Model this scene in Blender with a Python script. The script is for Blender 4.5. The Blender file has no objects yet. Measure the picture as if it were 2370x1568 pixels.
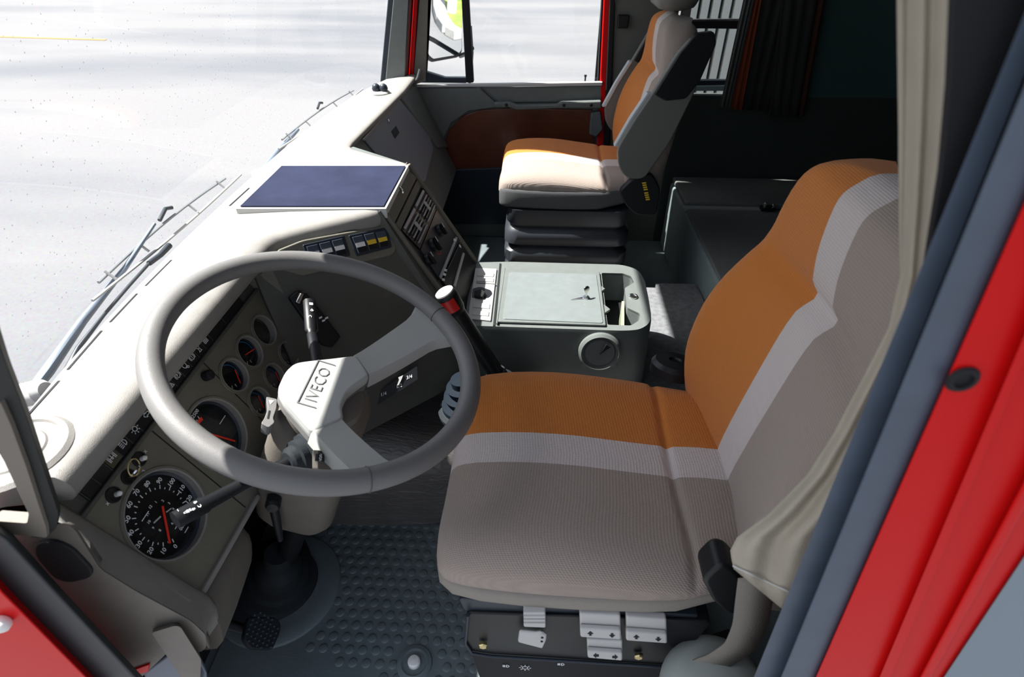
import bpy, bmesh, math, random
from mathutils import Vector, Matrix, noise
random.seed(4)
sc = bpy.context.scene
col = sc.collection
V = Vector

# ---------------------------------------------------------------- camera
FPX, HZ = 1300.0, -200.0
PITCH = math.atan((784 - HZ) / FPX)
YAW = math.atan(-77 / FPX * math.cos(PITCH))
FW = V((math.sin(YAW) * math.cos(PITCH), math.cos(YAW) * math.cos(PITCH), -math.sin(PITCH)))
RT = V((math.cos(YAW), -math.sin(YAW), 0))
UP = RT.cross(FW)
CAM = V((0, 0, 1.2))
cd = bpy.data.cameras.new('camera')
cd.sensor_width = 36
cd.lens = 36 * FPX / 2370
cd.clip_start = .01
cd.clip_end = 300
cam = bpy.data.objects.new('camera', cd)
col.objects.link(cam)
m = Matrix((RT, UP, -FW)).transposed().to_4x4()
m.translation = CAM
cam.matrix_world = m
cd.dof.use_dof = True
cd.dof.focus_distance = 1.15
cd.dof.aperture_fstop = 7.0
sc.camera = cam

# ---------------------------------------------------------------- light
w = bpy.data.worlds.new('sky')
sc.world = w
w.use_nodes = True
nt = w.node_tree
bg = nt.nodes['Background']
sky = nt.nodes.new('ShaderNodeTexSky')
sky.sky_type = 'NISHITA'
sky.sun_disc = False
sky.sun_elevation = math.radians(57)
sky.sun_rotation = math.radians(-80)
sky.dust_density = 2.0
hs = nt.nodes.new('ShaderNodeHueSaturation')
hs.inputs['Saturation'].default_value = .5
nt.links.new(sky.outputs[0], hs.inputs['Color'])
nt.links.new(hs.outputs[0], bg.inputs[0])
bg.inputs[1].default_value = .145
SUN = V((1, -.18, -1.6)).normalized()
sl = bpy.data.lights.new('sun', 'SUN')
sl.energy = 9.8
sl.angle = math.radians(.6)
sl.color = (1, .96, .9)
so = bpy.data.objects.new('sun', sl)
col.objects.link(so)
so.rotation_euler = SUN.to_track_quat('-Z', 'Y').to_euler()
so.location = (-3, 1, 5)
sc.view_settings.view_transform = 'Standard'
sc.view_settings.look = 'None'
sc.view_settings.gamma = 1
sc.view_settings.use_curve_mapping = False
sc.view_settings.exposure = .68
sc.cycles.max_bounces = 7
sc.cycles.diffuse_bounces = 4
sc.cycles.glossy_bounces = 3
sc.cycles.transparent_max_bounces = 8
sc.cycles.caustics_reflective = False
sc.cycles.caustics_refractive = False


# ---------------------------------------------------------------- helpers
def ray(x, y):
    return FW + RT * ((x - 1185) / FPX) + UP * ((784 - y) / FPX)


def onp(p, P, N):                      # where the sight line of a picture point meets a plane of the cab
    d = ray(*p)
    P = V(P); N = V(N)
    return CAM + d * ((P - CAM).dot(N) / d.dot(N))


def onx(p, v): return onp(p, (v, 0, 0), (1, 0, 0))
def ony(p, v): return onp(p, (0, v, 0), (0, 1, 0))
def onz(p, v): return onp(p, (0, 0, v), (0, 0, 1))


MATS = {}


def mat(name, c, rough=.55, metal=0.0, spec=.5, var=0.0, vscale=40, bump=0.0, bscale=600, coat=0.0):
    if name in MATS:
        return MATS[name]
    mt = bpy.data.materials.new(name)
    mt.use_nodes = True
    n = mt.node_tree.nodes
    l = mt.node_tree.links
    b = n['Principled BSDF']
    b.inputs['Base Color'].default_value = (*c, 1)
    b.inputs['Roughness'].default_value = rough
    b.inputs['Metallic'].default_value = metal
    b.inputs['Specular IOR Level'].default_value = spec
    b.inputs['Coat Weight'].default_value = coat
    b.inputs['Coat Roughness'].default_value = .08
    tc = n.new('ShaderNodeTexCoord')
    if var:
        nz = n.new('ShaderNodeTexNoise')
        nz.inputs['Scale'].default_value = vscale
        nz.inputs['Detail'].default_value = 5
        cr = n.new('ShaderNodeValToRGB')
        cr.color_ramp.elements[0].position = .3
        cr.color_ramp.elements[1].position = .7
        cr.color_ramp.elements[0].color = (*[x * (1 - var) for x in c], 1)
        cr.color_ramp.elements[1].color = (*[min(1, x * (1 + var)) for x in c], 1)
        l.new(tc.outputs['Object'], nz.inputs['Vector'])
        l.new(nz.outputs[0], cr.inputs[0])
        l.new(cr.outputs[0], b.inputs['Base Color'])
    if bump:
        nb = n.new('ShaderNodeTexNoise')
        nb.inputs['Scale'].default_value = bscale
        nb.inputs['Detail'].default_value = 2
        bp = n.new('ShaderNodeBump')
        bp.inputs['Strength'].default_value = bump
        bp.inputs['Distance'].default_value = .002
        l.new(tc.outputs['Object'], nb.inputs['Vector'])
        l.new(nb.outputs[0], bp.inputs['Height'])
        l.new(bp.outputs[0], b.inputs['Normal'])
    MATS[name] = mt
    return mt


PLA = mat('dash_plastic', (.25, .24, .225), .55, var=.05, bump=.25, bscale=900)
PLA2 = mat('dash_panel_plastic', (.15, .142, .112), .6, var=.05, bump=.25, bscale=900)
TRIM = mat('trim_plastic', (.135, .122, .105), .55, var=.06, bump=.25, bscale=900)
TEAL = mat('door_trim_plastic', (.12, .135, .13), .55, var=.06, bump=.2, bscale=700)
DARK = mat('dark_panel_plastic', (.075, .075, .065), .5, var=.06, bump=.25, bscale=900)
BLK = mat('black_plastic', (.009, .010, .012), .42, spec=.3)
BLKM = mat('matt_black_plastic', (.013, .013, .015), .7, spec=.25)
BLUEBLK = mat('blue_black_plastic', (.022, .03, .042), .4, spec=.35)
RUB = mat('black_rubber', (.018, .022, .026), .65, spec=.2, bump=.2, bscale=300)
WHEEL = mat('wheel_foam', (.155, .152, .15), .5, bump=.2, bscale=1200)
HUBM = mat('hub_plastic', (.42, .43, .415), .5, bump=.15, bscale=1200)
WHITE = mat('white_print', (.85, .86, .88), .5)
WHITEK = mat('white_knob', (.85, .84, .82), .3)
LGREY = mat('light_grey_plastic', (.48, .48, .47), .5)
RED = mat('red_paint', (.60, .006, .007), .4, spec=.12)
REDN = mat('needle_red', (.85, .03, .012), .5)
REDL = mat('red_label', (.55, .01, .012), .35)
GREEN = mat('dial_green', (.05, .5, .03), .5)
YEL = mat('yellow_print', (.75, .5, .03), .5)
BLUE = mat('highlight_blue', (.02, .12, .3), .3)
CHROME = mat('chrome', (.75, .75, .74), .18, metal=1)
BRASS = mat('zinc_yellow', (.6, .5, .25), .35, metal=1)
MATM = mat('floor_rubber', (.135, .168, .178), .5, var=.12, vscale=9, bump=.25, bscale=260)
VINYL = mat('tunnel_vinyl', (.10, .092, .09), .33, var=.12, vscale=12, bump=.2, bscale=300)
def creased(mt):
    n = mt.node_tree.nodes
    l = mt.node_tree.links
    tc = n.new('ShaderNodeTexCoord')
    mp = n.new('ShaderNodeMapping')
    mp.inputs['Scale'].default_value = (9, 70, 40)
    nz = n.new('ShaderNodeTexNoise')
    nz.inputs['Scale'].default_value = 1.6
    nz.inputs['Detail'].default_value = 4
    nz.inputs['Distortion'].default_value = 1.2
    bp = n.new('ShaderNodeBump')
    bp.inputs['Strength'].default_value = .55
    bp.inputs['Distance'].default_value = .005
    l.new(tc.outputs['Object'], mp.inputs[0])
    l.new(mp.outputs[0], nz.inputs['Vector'])
    l.new(nz.outputs[0], bp.inputs['Height'])
    l.new(bp.outputs[0], n['Principled BSDF'].inputs['Normal'])


creased(VINYL)
CARPET = mat('cab_carpet', (.15, .155, .165), .9, var=.25, vscale=60, bump=.6, bscale=300)
BENCHM = mat('bench_vinyl', (.15, .155, .15), .6, var=.08, bump=.2)
BENCHF = mat('bench_front', (.2, .25, .25), .6, var=.06, bump=.2)
LINER = mat('roof_lining', (.17, .165, .15), .9, bump=.3, bscale=300)
DWALL = mat('rear_wall_lining', (.035, .045, .042), .9, bump=.3, bscale=300)
TWALL = mat('teal_wall_lining', (.04, .085, .085), .85, bump=.3, bscale=300)
BEIGE = mat('curtain_cloth', (.40, .36, .295), .9, var=.05, vscale=30, bump=.3, bscale=700)
PILM = mat('pillar_trim', (.42, .40, .34), .8, bump=.2)
SEAL = mat('seal_rubber', (.065, .088, .125), .5, var=.1, vscale=30)
SHELL = mat('seat_shell', (.12, .12, .112), .55, bump=.2)
SHELLE = mat('seat_shell_edge', (.42, .44, .46), .45)
SKIRT = mat('seat_side_fabric', (.26, .235, .205), .85, bump=.4, bscale=700)
BROWN = mat('door_panel_red_brown', (.115, .03, .014), .32, var=.25, vscale=8, coat=.3)
BLUEG = mat('mat_blue_grey', (.055, .062, .095), .55, var=.2, vscale=14)
ASPH_LINE = mat('road_paint_yellow', (.36, .20, .02), .8)
SLATLIT = mat('lit_side_white', (.8, .8, .76), .6)
SLATT = mat('slat_teal', (.035, .08, .072), .6)


def seat_fabric():
    mt = bpy.data.materials.new('seat_fabric')
    mt.use_nodes = True
    n = mt.node_tree.nodes
    l = mt.node_tree.links
    b = n['Principled BSDF']
    b.inputs['Roughness'].default_value = .95
    b.inputs['Specular IOR Level'].default_value = .15
    b.inputs['Sheen Weight'].default_value = .15
    tc = n.new('ShaderNodeTexCoord')
    sp = n.new('ShaderNodeSeparateXYZ')
    l.new(tc.outputs['Object'], sp.inputs[0])
    mr = n.new('ShaderNodeMapRange')
    mr.inputs[1].default_value = -.3
    mr.inputs[2].default_value = .3
    l.new(sp.outputs['Y'], mr.inputs[0])
    cr = n.new('ShaderNodeValToRGB')
    cr.color_ramp.interpolation = 'CONSTANT'
    e = cr.color_ramp.elements
    e[0].color = (.345, .285, .248, 1)
    e[1].position = (.037 + .3) / .6
    e[1].color = (.56, .185, .035, 1)
    k = e.new((-.024 + .3) / .6)
    k.color = (.60, .535, .515, 1)
    l.new(mr.outputs[0], cr.inputs[0])
    # woven ribs
    wv = n.new('ShaderNodeTexWave')
    wv.inputs['Scale'].default_value = 150
    wv.bands_direction = 'Y'
    wv2 = n.new('ShaderNodeTexWave')
    wv2.inputs['Scale'].default_value = 150
    wv2.bands_direction = 'DIAGONAL'
    mp = n.new('ShaderNodeMapping')
    mp.inputs['Scale'].default_value = (1, 0, 1)
    l.new(tc.outputs['Object'], wv.inputs[0])
    l.new(tc.outputs['Object'], mp.inputs[0])
    l.new(mp.outputs[0], wv2.inputs[0])
    mu = n.new('ShaderNodeMath')
    mu.operation = 'ADD'
    l.new(wv.outputs[1], mu.inputs[0])
    l.new(wv2.outputs[1], mu.inputs[1])
    mx = n.new('ShaderNodeMix')
    mx.data_type = 'RGBA'
    mx.blend_type = 'MULTIPLY'
    mx.inputs[0].default_value = .22
    l.new(cr.outputs[0], mx.inputs[6])
    r2 = n.new('ShaderNodeMapRange')
    r2.inputs[2].default_value = 2
    r2.inputs[3].default_value = .45
    r2.inputs[4].default_value = 1.3
    l.new(mu.outputs[0], r2.inputs[0])
    cmb = n.new('ShaderNodeCombineColor')
    for i in range(3):
        l.new(r2.outputs[0], cmb.inputs[i])
    l.new(cmb.outputs[0], mx.inputs[7])
    l.new(mx.outputs[2], b.inputs['Base Color'])
    bp = n.new('ShaderNodeBump')
    bp.inputs['Strength'].default_value = .35
    bp.inputs['Distance'].default_value = .0015
    l.new(mu.outputs[0], bp.inputs['Height'])
    l.new(bp.outputs[0], b.inputs['Normal'])
    return mt


FAB = seat_fabric()


def glass_mat(name, tint=(1, 1, 1), dirt=0.0):
    mt = bpy.data.materials.new(name)
    mt.use_nodes = True
    n = mt.node_tree.nodes
    l = mt.node_tree.links
    for x in list(n):
        n.remove(x)
    o = n.new('ShaderNodeOutputMaterial')
    t = n.new('ShaderNodeBsdfTransparent')
    t.inputs[0].default_value = (*tint, 1)
    g = n.new('ShaderNodeBsdfGlossy')
    g.inputs['Roughness'].default_value = .01
    lw = n.new('ShaderNodeLayerWeight')
    lw.inputs[0].default_value = .15
    fr = n.new('ShaderNodeMapRange')
    fr.inputs[3].default_value = .02
    fr.inputs[4].default_value = .10
    l.new(lw.outputs['Facing'], fr.inputs[0])
    mx = n.new('ShaderNodeMixShader')
    l.new(fr.outputs[0], mx.inputs[0])
    l.new(t.outputs[0], mx.inputs[1])
    l.new(g.outputs[0], mx.inputs[2])
    last = mx
    if dirt:
        d = n.new('ShaderNodeBsdfDiffuse')
        d.inputs[0].default_value = (.30, .31, .33, 1)
        tc = n.new('ShaderNodeTexCoord')
        vo = n.new('ShaderNodeTexVoronoi')
        vo.inputs['Scale'].default_value = 95
        l.new(tc.outputs['Object'], vo.inputs['Vector'])
        cr = n.new('ShaderNodeValToRGB')
        cr.color_ramp.elements[0].position = .05
        cr.color_ramp.elements[0].color = (dirt, dirt, dirt, 1)
        cr.color_ramp.elements[1].position = .13
        cr.color_ramp.elements[1].color = (.0, .0, .0, 1)
        l.new(vo.outputs['Distance'], cr.inputs[0])
        m2 = n.new('ShaderNodeMixShader')
        l.new(cr.outputs[0], m2.inputs[0])
        l.new(mx.outputs[0], m2.inputs[1])
        l.new(d.outputs[0], m2.inputs[2])
        last = m2
    l.new(last.outputs[0], o.inputs[0])
    return mt


GLASS = glass_mat('window_glass', (.97, .98, .98))
WGLASS = glass_mat('windscreen_glass', (.96, .975, .98), .6)


def org(o):
    s = V((0, 0, 0))
    while o is not None:
        s += o.location
        o = o.parent
    return s


def link(name, me, parent):
    o = bpy.data.objects.new(name, me)
    col.objects.link(o)
    if parent is not None:
        o.parent = parent
    return o


def tag(o, label=None, cat=None, group=None, kind=None):
    if label: o['label'] = label
    if cat: o['category'] = cat
    if group: o['group'] = group
    if kind: o['kind'] = kind
    return o


def thing(name, label, cat, loc, group=None, kind=None):
    o = bpy.data.objects.new(name, None)
    o.empty_display_size = .05
    col.objects.link(o)
    o.location = loc
    return tag(o, label, cat, group, kind)


def mesh(name, verts, faces, mt, parent=None, bevel=0, seg=2, smooth=True, ang=35, sub=0):
    off = org(parent) if parent is not None else V((0, 0, 0))
    me = bpy.data.meshes.new(name)
    me.from_pydata([tuple(V(v) - off) for v in verts], [], faces)
    bm = bmesh.new()
    bm.from_mesh(me)
    bmesh.ops.recalc_face_normals(bm, faces=bm.faces)
    bm.to_mesh(me)
    bm.free()
    me.materials.append(mt)
    if smooth:
        me.shade_smooth()
        me.set_sharp_from_angle(angle=math.radians(ang))
    o = link(name, me, parent)
    if bevel:
        b = o.modifiers.new('bevel', 'BEVEL')
        b.width = bevel
        b.segments = seg
        b.limit_method = 'ANGLE'
        b.angle_limit = math.radians(40)
        b.harden_normals = True
    if sub:
        s = o.modifiers.new('sub', 'SUBSURF')
        s.levels = sub
        s.render_levels = sub
    return o


def slab(name, pts, vec, mt, parent=None, bevel=0, seg=2, ang=35):
    pts = [V(p) for p in pts]
    vec = V(vec)
    n = len(pts)
    vs = pts + [p + vec for p in pts]
    fs = [tuple(range(n)), tuple(range(n, 2 * n))] + [(i, (i + 1) % n, n + (i + 1) % n, n + i) for i in range(n)]
    return mesh(name, vs, fs, mt, parent, bevel, seg, ang=ang)


def boxv(x0, x1, y0, y1, z0, z1):
    return ([(x, y, z) for z in (z0, z1) for y in (y0, y1) for x in (x0, x1)],
            [(0, 1, 3, 2), (4, 5, 7, 6), (0, 1, 5, 4), (2, 3, 7, 6), (0, 2, 6, 4), (1, 3, 7, 5)])


def box(name, x0, x1, y0, y1, z0, z1, mt, parent=None, bevel=0, seg=2):
    v, f = boxv(x0, x1, y0, y1, z0, z1)
    return mesh(name, v, f, mt, parent, bevel, seg)


def rr(u0, u1, v0, v1, r, n=5):
    out = []
    for cx, cy, a0 in ((u1 - r, v1 - r, 0), (u0 + r, v1 - r, 90), (u0 + r, v0 + r, 180), (u1 - r, v0 + r, 270)):
        for i in range(n + 1):
            a = math.radians(a0 + 90 * i / n)
            out.append((cx + r * math.cos(a), cy + r * math.sin(a)))
    return out


def circ(cx, cy, r, n=40, r2=None):
    r2 = r2 or r
    return [(cx + r * math.cos(2 * math.pi * i / n), cy + r2 * math.sin(2 * math.pi * i / n)) for i in range(n)]


def roundpoly(pts, r, n=4):
    """round the corners of a 3D or 2D polygon"""
    P = [V(p) for p in pts]
    out = []
    for i, p in enumerate(P):
        a = P[i - 1] - p
        b = P[(i + 1) % len(P)] - p
        ra = min(r, a.length * .45)
        rb = min(r, b.length * .45)
        s = p + a.normalized() * ra
        e = p + b.normalized() * rb
        for k in range(n + 1):
            t = k / n
            out.append(s * (1 - t) ** 2 + p * 2 * t * (1 - t) + e * t * t)
    return out


def frames(path, closed):
    n = len(path)
    T = []
    for i in range(n):
        a = path[(i + 1) % n] if (closed or i < n - 1) else path[i]
        b = path[i - 1] if (closed or i > 0) else path[i]
        T.append((a - b).normalized())
    ref = V((0, 0, 1)) if abs(T[0].z) < .9 else V((1, 0, 0))
    N = [(ref - T[0] * ref.dot(T[0])).normalized()]
    for i in range(1, n):
        x = N[-1] - T[i] * N[-1].dot(T[i])
        N.append(x.normalized())
    return T, N


def tube(name, path, r, mt, parent=None, n=12, closed=False, flat=1.0, ref=None):
    path = [V(p) for p in path]
    k = len(path)
    rs = r if isinstance(r, (list, tuple)) else [r] * k
    T, N = frames(path, closed)
    if ref is not None:
        N = [(V(ref) - t * V(ref).dot(t)).normalized() for t in T]
    vs = []
    for i in range(k):
        B = T[i].cross(N[i])
        for j in range(n):
            a = 2 * math.pi * j / n
            vs.append(path[i] + N[i] * (rs[i] * flat * math.cos(a)) + B * (rs[i] * math.sin(a)))
    fs = []
    for i in range(k if closed else k - 1):
        for j in range(n):
            a = i * n + j
            b = i * n + (j + 1) % n
            c = ((i + 1) % k) * n + (j + 1) % n
            d = ((i + 1) % k) * n + j
            fs.append((a, b, c, d))
    if not closed:
        fs += [tuple(range(n)), tuple(range((k - 1) * n, k * n))]
    return mesh(name, vs, fs, mt, parent, ang=45)


def lathe(name, prof, base, axis, mt, parent=None, n=36, ang=30):
    axis = V(axis).normalized()
    ref = V((0, 0, 1)) if abs(axis.z) < .9 else V((1, 0, 0))
    A = (ref - axis * ref.dot(axis)).normalized()
    B = axis.cross(A)
    base = V(base)
    vs = []
    for r, h in prof:
        for j in range(n):
            t = 2 * math.pi * j / n
            vs.append(base + axis * h + A * (max(r, 1e-5) * math.cos(t)) + B * (max(r, 1e-5) * math.sin(t)))
    fs = []
    for i in range(len(prof) - 1):
        for j in range(n):
            fs.append((i * n + j, i * n + (j + 1) % n, (i + 1) * n + (j + 1) % n, (i + 1) * n + j))
    fs += [tuple(range(n)), tuple(range((len(prof) - 1) * n, len(prof) * n))]
    return mesh(name, vs, fs, mt, parent, ang=ang)


def loft(name, secs, mt, parent=None, cap=True, ang=50, loop=True, sub=0):
    n = len(secs[0])
    vs = [v for s in secs for v in s]
    fs = []
    for i in range(len(secs) - 1):
        for j in range(n if loop else n - 1):
            fs.append((i * n + j, i * n + (j + 1) % n, (i + 1) * n + (j + 1) % n, (i + 1) * n + j))
    if cap:
        fs += [tuple(range(n)), tuple(range((len(secs) - 1) * n, len(secs) * n))]
    return mesh(name, vs, fs, mt, parent, ang=ang, sub=sub)


class Pl:
    """a flat panel of the cab: origin, direction u, direction v, outward normal"""
    def __init__(s, O, U, D):
        s.O = V(O); s.U = V(U).normalized(); s.D = V(D).normalized()
        s.N = s.D.cross(s.U).normalized()

    def p(s, u, v, h=0): return s.O + s.U * u + s.D * v + s.N * h

    def poly(s, pts, h=0): return [s.p(u, v, h) for u, v in pts]

    def px(s, q, h=0):
        P = onp(q, s.O + s.N * h, s.N) - s.O
        return (P.dot(s.U), P.dot(s.D))

    def slab(s, name, pts, h0, h1, mt, parent, bevel=0, seg=2):
        return slab(name, s.poly(pts, h0), s.N * (h1 - h0), mt, parent, bevel, seg)

    def pslab(s, name, pxs, h0, h1, mt, parent, bevel=0, seg=2, rnd=0):
        pts = [s.px(q, h1) for q in pxs]
        if rnd:
            pts = [(q[0], q[1]) for q in roundpoly([(a, b) for a, b in pts], rnd)]
        return s.slab(name, pts, h0, h1, mt, parent, bevel, seg)

    def holed(s, name, outer, holes, h, mt, parent, thick=.004):
        bm = bmesh.new()
        es = []
        off = org(parent) if parent is not None else V((0, 0, 0))
        for lp in [outer] + holes:
            vv = [bm.verts.new(s.p(u, v, h) - off) for u, v in lp]
            es += [bm.edges.new((vv[i], vv[(i + 1) % len(vv)])) for i in range(len(vv))]
        bmesh.ops.triangle_fill(bm, use_beauty=True, use_dissolve=False, edges=es)
        for f in bm.faces:
            f.normal_update()
            if f.normal.dot(s.N) < 0:
                f.normal_flip()
        me = bpy.data.meshes.new(name)
        bm.to_mesh(me)
        bm.free()
        me.materials.append(mt)
        o = link(name, me, parent)
        so_ = o.modifiers.new('thick', 'SOLIDIFY')
        so_.thickness = thick
        so_.offset = -1
        return o

    def text(s, name, t, u, v, size, mt, parent, h=.0006, rot=0, align='CENTER', du=(1, 0), dv=(0, -1), ext=.0002, bold=0):
        cu = bpy.data.curves.new('t', 'FONT')
        cu.body = t
        cu.size = size
        cu.align_x = align
        cu.align_y = 'CENTER'
        cu.resolution_u = 2
        cu.extrude = ext
        cu.offset = bold
        ob = bpy.data.objects.new('t', cu)
        me = bpy.data.meshes.new_from_object(ob)
        bpy.data.objects.remove(ob)
        ca, sa = math.cos(rot), math.sin(rot)
        off = org(parent)
        for vx in me.vertices:
            x, y, z = vx.co
            x, y = ca * x - sa * y, sa * x + ca * y
            vx.co = s.p(u + du[0] * x + dv[0] * y, v + du[1] * x + dv[1] * y, h + z) - off
        me.name = name
        me.materials.clear()
        me.materials.append(mt)
        return link(name, me, parent)


def merged(name, parts, mt, parent=None, bevel=0):
    """parts: list of (verts, faces)"""
    vs, fs = [], []
    for a, b in parts:
        k = len(vs)
        vs += list(a)
        fs += [tuple(i + k for i in f) for f in b]
    return mesh(name, vs, fs, mt, parent, bevel)


def prismvf(pts, vec):
    pts = [V(p) for p in pts]
    n = len(pts)
    return (pts + [p + V(vec) for p in pts],
            [tuple(range(n)), tuple(range(n, 2 * n))] + [(i, (i + 1) % n, n + (i + 1) % n, n + i) for i in range(n)])


def lerp(tab, x):
    if x <= tab[0][0]: return tab[0][1]
    for (a, b), (c, d) in zip(tab, tab[1:]):
        if x <= c:
            t = (x - a) / (c - a)
            t = t * t * (3 - 2 * t) if len(tab) > 6 else t
            return b + (d - b) * t
    return tab[-1][1]


def lin(tab, x):
    if x <= tab[0][0]: return tab[0][1]
    for (a, b), (c, d) in zip(tab, tab[1:]):
        if x <= c:
            return b + (d - b) * (x - a) / (c - a)
    return tab[-1][1]


def spl(tab, x):
    """smooth interpolation (Catmull-Rom) of a table"""
    n = len(tab)
    if x <= tab[0][0]: return tab[0][1]
    if x >= tab[-1][0]: return tab[-1][1]
    for i in range(n - 1):
        if x <= tab[i + 1][0]:
            x0, y0 = tab[i]; x1, y1 = tab[i + 1]
            h = x1 - x0
            m0 = (y1 - tab[i - 1][1]) / (x1 - tab[i - 1][0]) if i > 0 else (y1 - y0) / h
            m1 = (tab[i + 2][1] - y0) / (tab[i + 2][0] - x0) if i + 2 < n else (y1 - y0) / h
            t = (x - x0) / h
            return (2 * t**3 - 3 * t**2 + 1) * y0 + (t**3 - 2 * t**2 + t) * h * m0 + (-2 * t**3 + 3 * t**2) * y1 + (t**3 - t**2) * h * m1


# ================================================================ the world outside
GZ = -1.15


def ground_mat():
    mt = bpy.data.materials.new('asphalt')
    mt.use_nodes = True
    n = mt.node_tree.nodes
    l = mt.node_tree.links
    b = n['Principled BSDF']
    b.inputs['Roughness'].default_value = .95
    tc = n.new('ShaderNodeTexCoord')
    mp = n.new('ShaderNodeMapping')
    mp.inputs['Scale'].default_value = (.12, .4, 1)
    nz = n.new('ShaderNodeTexNoise')
    nz.inputs['Scale'].default_value = 1.0
    nz.inputs['Detail'].default_value = 6
    l.new(tc.outputs['Object'], mp.inputs[0])
    l.new(mp.outputs[0], nz.inputs['Vector'])
    cr = n.new('ShaderNodeValToRGB')
    cr.color_ramp.elements[0].position = .34
    cr.color_ramp.elements[0].color = (.112, .119, .133, 1)
    cr.color_ramp.elements[1].position = .6
    cr.color_ramp.elements[1].color = (.17, .17, .176, 1)
    l.new(nz.outputs[0], cr.inputs[0])
    n2 = n.new('ShaderNodeTexNoise')
    n2.inputs['Scale'].default_value = 40
    n2.inputs['Detail'].default_value = 8
    l.new(tc.outputs['Object'], n2.inputs['Vector'])
    mx = n.new('ShaderNodeMix')
    mx.data_type = 'RGBA'
    mx.blend_type = 'OVERLAY'
    mx.inputs[0].default_value = .25
    l.new(cr.outputs[0], mx.inputs[6])
    l.new(n2.outputs['Color'], mx.inputs[7])
    l.new(mx.outputs[2], b.inputs['Base Color'])
    return mt


g = mesh('ground', [(-60, -40, GZ), (60, -40, GZ), (60, 60, GZ), (-60, 60, GZ)], [(0, 1, 2, 3)], ground_mat(), smooth=False)
tag(g, kind='structure')
a_, b_ = onz((-60, 84), GZ), onz((245, 93), GZ)
ln = slab('road_marking', [a_ + V((0, -.05, .004)), b_ + V((0, -.05, .004)), b_ + V((0, .05, .004)), a_ + V((0, .05, .004))], (0, 0, .004), ASPH_LINE)
tag(ln, 'thin yellow painted line across the pale asphalt outside the windscreen', 'road marking')

# ================================================================ shell of the cab
YN, YF = .25, 2.36            # near and far door planes
ROOF = 1.90


def struct(o, label=None):
    return tag(o, label, kind='structure')


struct(box('floor', -.72, 1.62, .27, YF + .02, -.05, 0, MATM))
struct(box('ceiling', -.50, 1.62, .22, YF + .06, ROOF, ROOF + .05, LINER))
struct(box('wall_rear', 1.58, 1.63, .22, YF + .06, 0, ROOF, DWALL))
struct(box('wall_front', -.70, -.64, .30, YF + .0, 0, .63, BLKM))
wl = box('wall_left', .33, 1.60, .285, .315, 0, ROOF, LINER)
struct(wl)


def xw(y):                      # foot of the curved windscreen
    return -.71 + .045 * (y - 1.29) ** 2 + .05 * (y - 1.29) ** 4


# ---- windscreen
secs = []
for i in range(25):
    y = .27 + (2.34 - .27) * i / 24
    secs.append([V((xw(y) - .005 + t * .14, y, .645 + t * (ROOF - .645))) for t in (0, .33, .66, 1)])
ws = loft('window_1', secs, WGLASS, cap=False, loop=False, ang=80)
struct(ws)
struct(tube('trim_1', [(xw(y) - .002, y, .648) for y in [.27 + 2.07 * i / 24 for i in range(25)]], .009, RUB, n=8))
struct(box('trim_2', -.57, -.48, .22, YF + .06, 1.76, ROOF, LINER))

# ---- unseen roller blind, added above the picture to shade the driver's side
bl = thing('added_blind', 'unseen roller blind added over the upper windscreen to shade the driver', 'sun blind', (-.56, .62, 1.12))
slab('blind_cloth', [(-.600, .27, 1.14), (-.600, 1.04, 1.14), (-.535, 1.04, 1.76), (-.535, .27, 1.76)], (.003, 0, 0), LINER, bl)
tube('bottom_bar', [(-.6, .27, 1.14), (-.6, 1.04, 1.14)], .008, BLK, bl)
tube('roller', [(-.525, .27, 1.775), (-.525, 1.04, 1.775)], .02, BLK, bl)

vz = thing('added_visor', 'unseen padded visor added to shade the far part of the passenger seat', 'sun visor', (-.53, 2.2, 1.2))  # added out of view so its shade falls on the passenger cushion
slab('visor_pad', roundpoly([V((-.56, 2.08, 1.13)), V((-.56, 2.335, 1.13)), V((-.485, 2.335, 1.74)), V((-.485, 2.08, 1.74))], .03), (.018, 0, 0), LINER, vz, bevel=.006)
tube('visor_rod', [(-.475, 2.06, 1.745), (-.475, 2.34, 1.745)], .006, BLK, vz)


def vstrip(name, b0, b1, t0, t1, y, thick, mt, parent=None, top=ROOF, bevel=.004, drop=0):
    """pillar strip between two sight lines on the plane y, carried on up to the roof"""
    pb = [ony(b0, y), ony(b1, y)]
    pt = [ony(t0, y), ony(t1, y)]
    up = [b + (t - b) * ((top - b.z) / (t.z - b.z)) for b, t in zip(pb, pt)]
    dn = [b + (t - b) * (-drop / (t.z - b.z)) for b, t in zip(pb, pt)]
    return slab(name, [dn[0], dn[1], up[1], up[0]], (0, thick, 0), mt, parent, bevel)


# ---- far A-pillar (passenger side)
ap = thing('windscreen_pillar', 'grey-green windscreen pillar beside the passenger door window', 'pillar', (-.62, 2.3, .66))
vstrip('inner_trim', (890, 205), (936, 203), (910, 0), (947, 0), 2.31, .05, TEAL, ap, bevel=.012)
vstrip('screen_seal', (878, 205), (893, 205), (897, 0), (911, 0), 2.33, .04, BLUEBLK, ap, bevel=.006)
vstrip('dark_gap', (930, 200), (958, 200), (944, 0), (972, 0), 2.37, .02, BLKM, ap, bevel=0)
vstrip('painted_flange', (945, 190), (956, 190), (957, 0), (967, 0), 2.362, .02, RED, ap, bevel=.003)
hk = [ony(p, 2.30) for p in ((915, 184), (918, 196), (935, 200), (958, 196), (968, 180), (973, 160))]
tube('seal_end', hk, .008, TEAL, ap, n=10)

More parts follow.
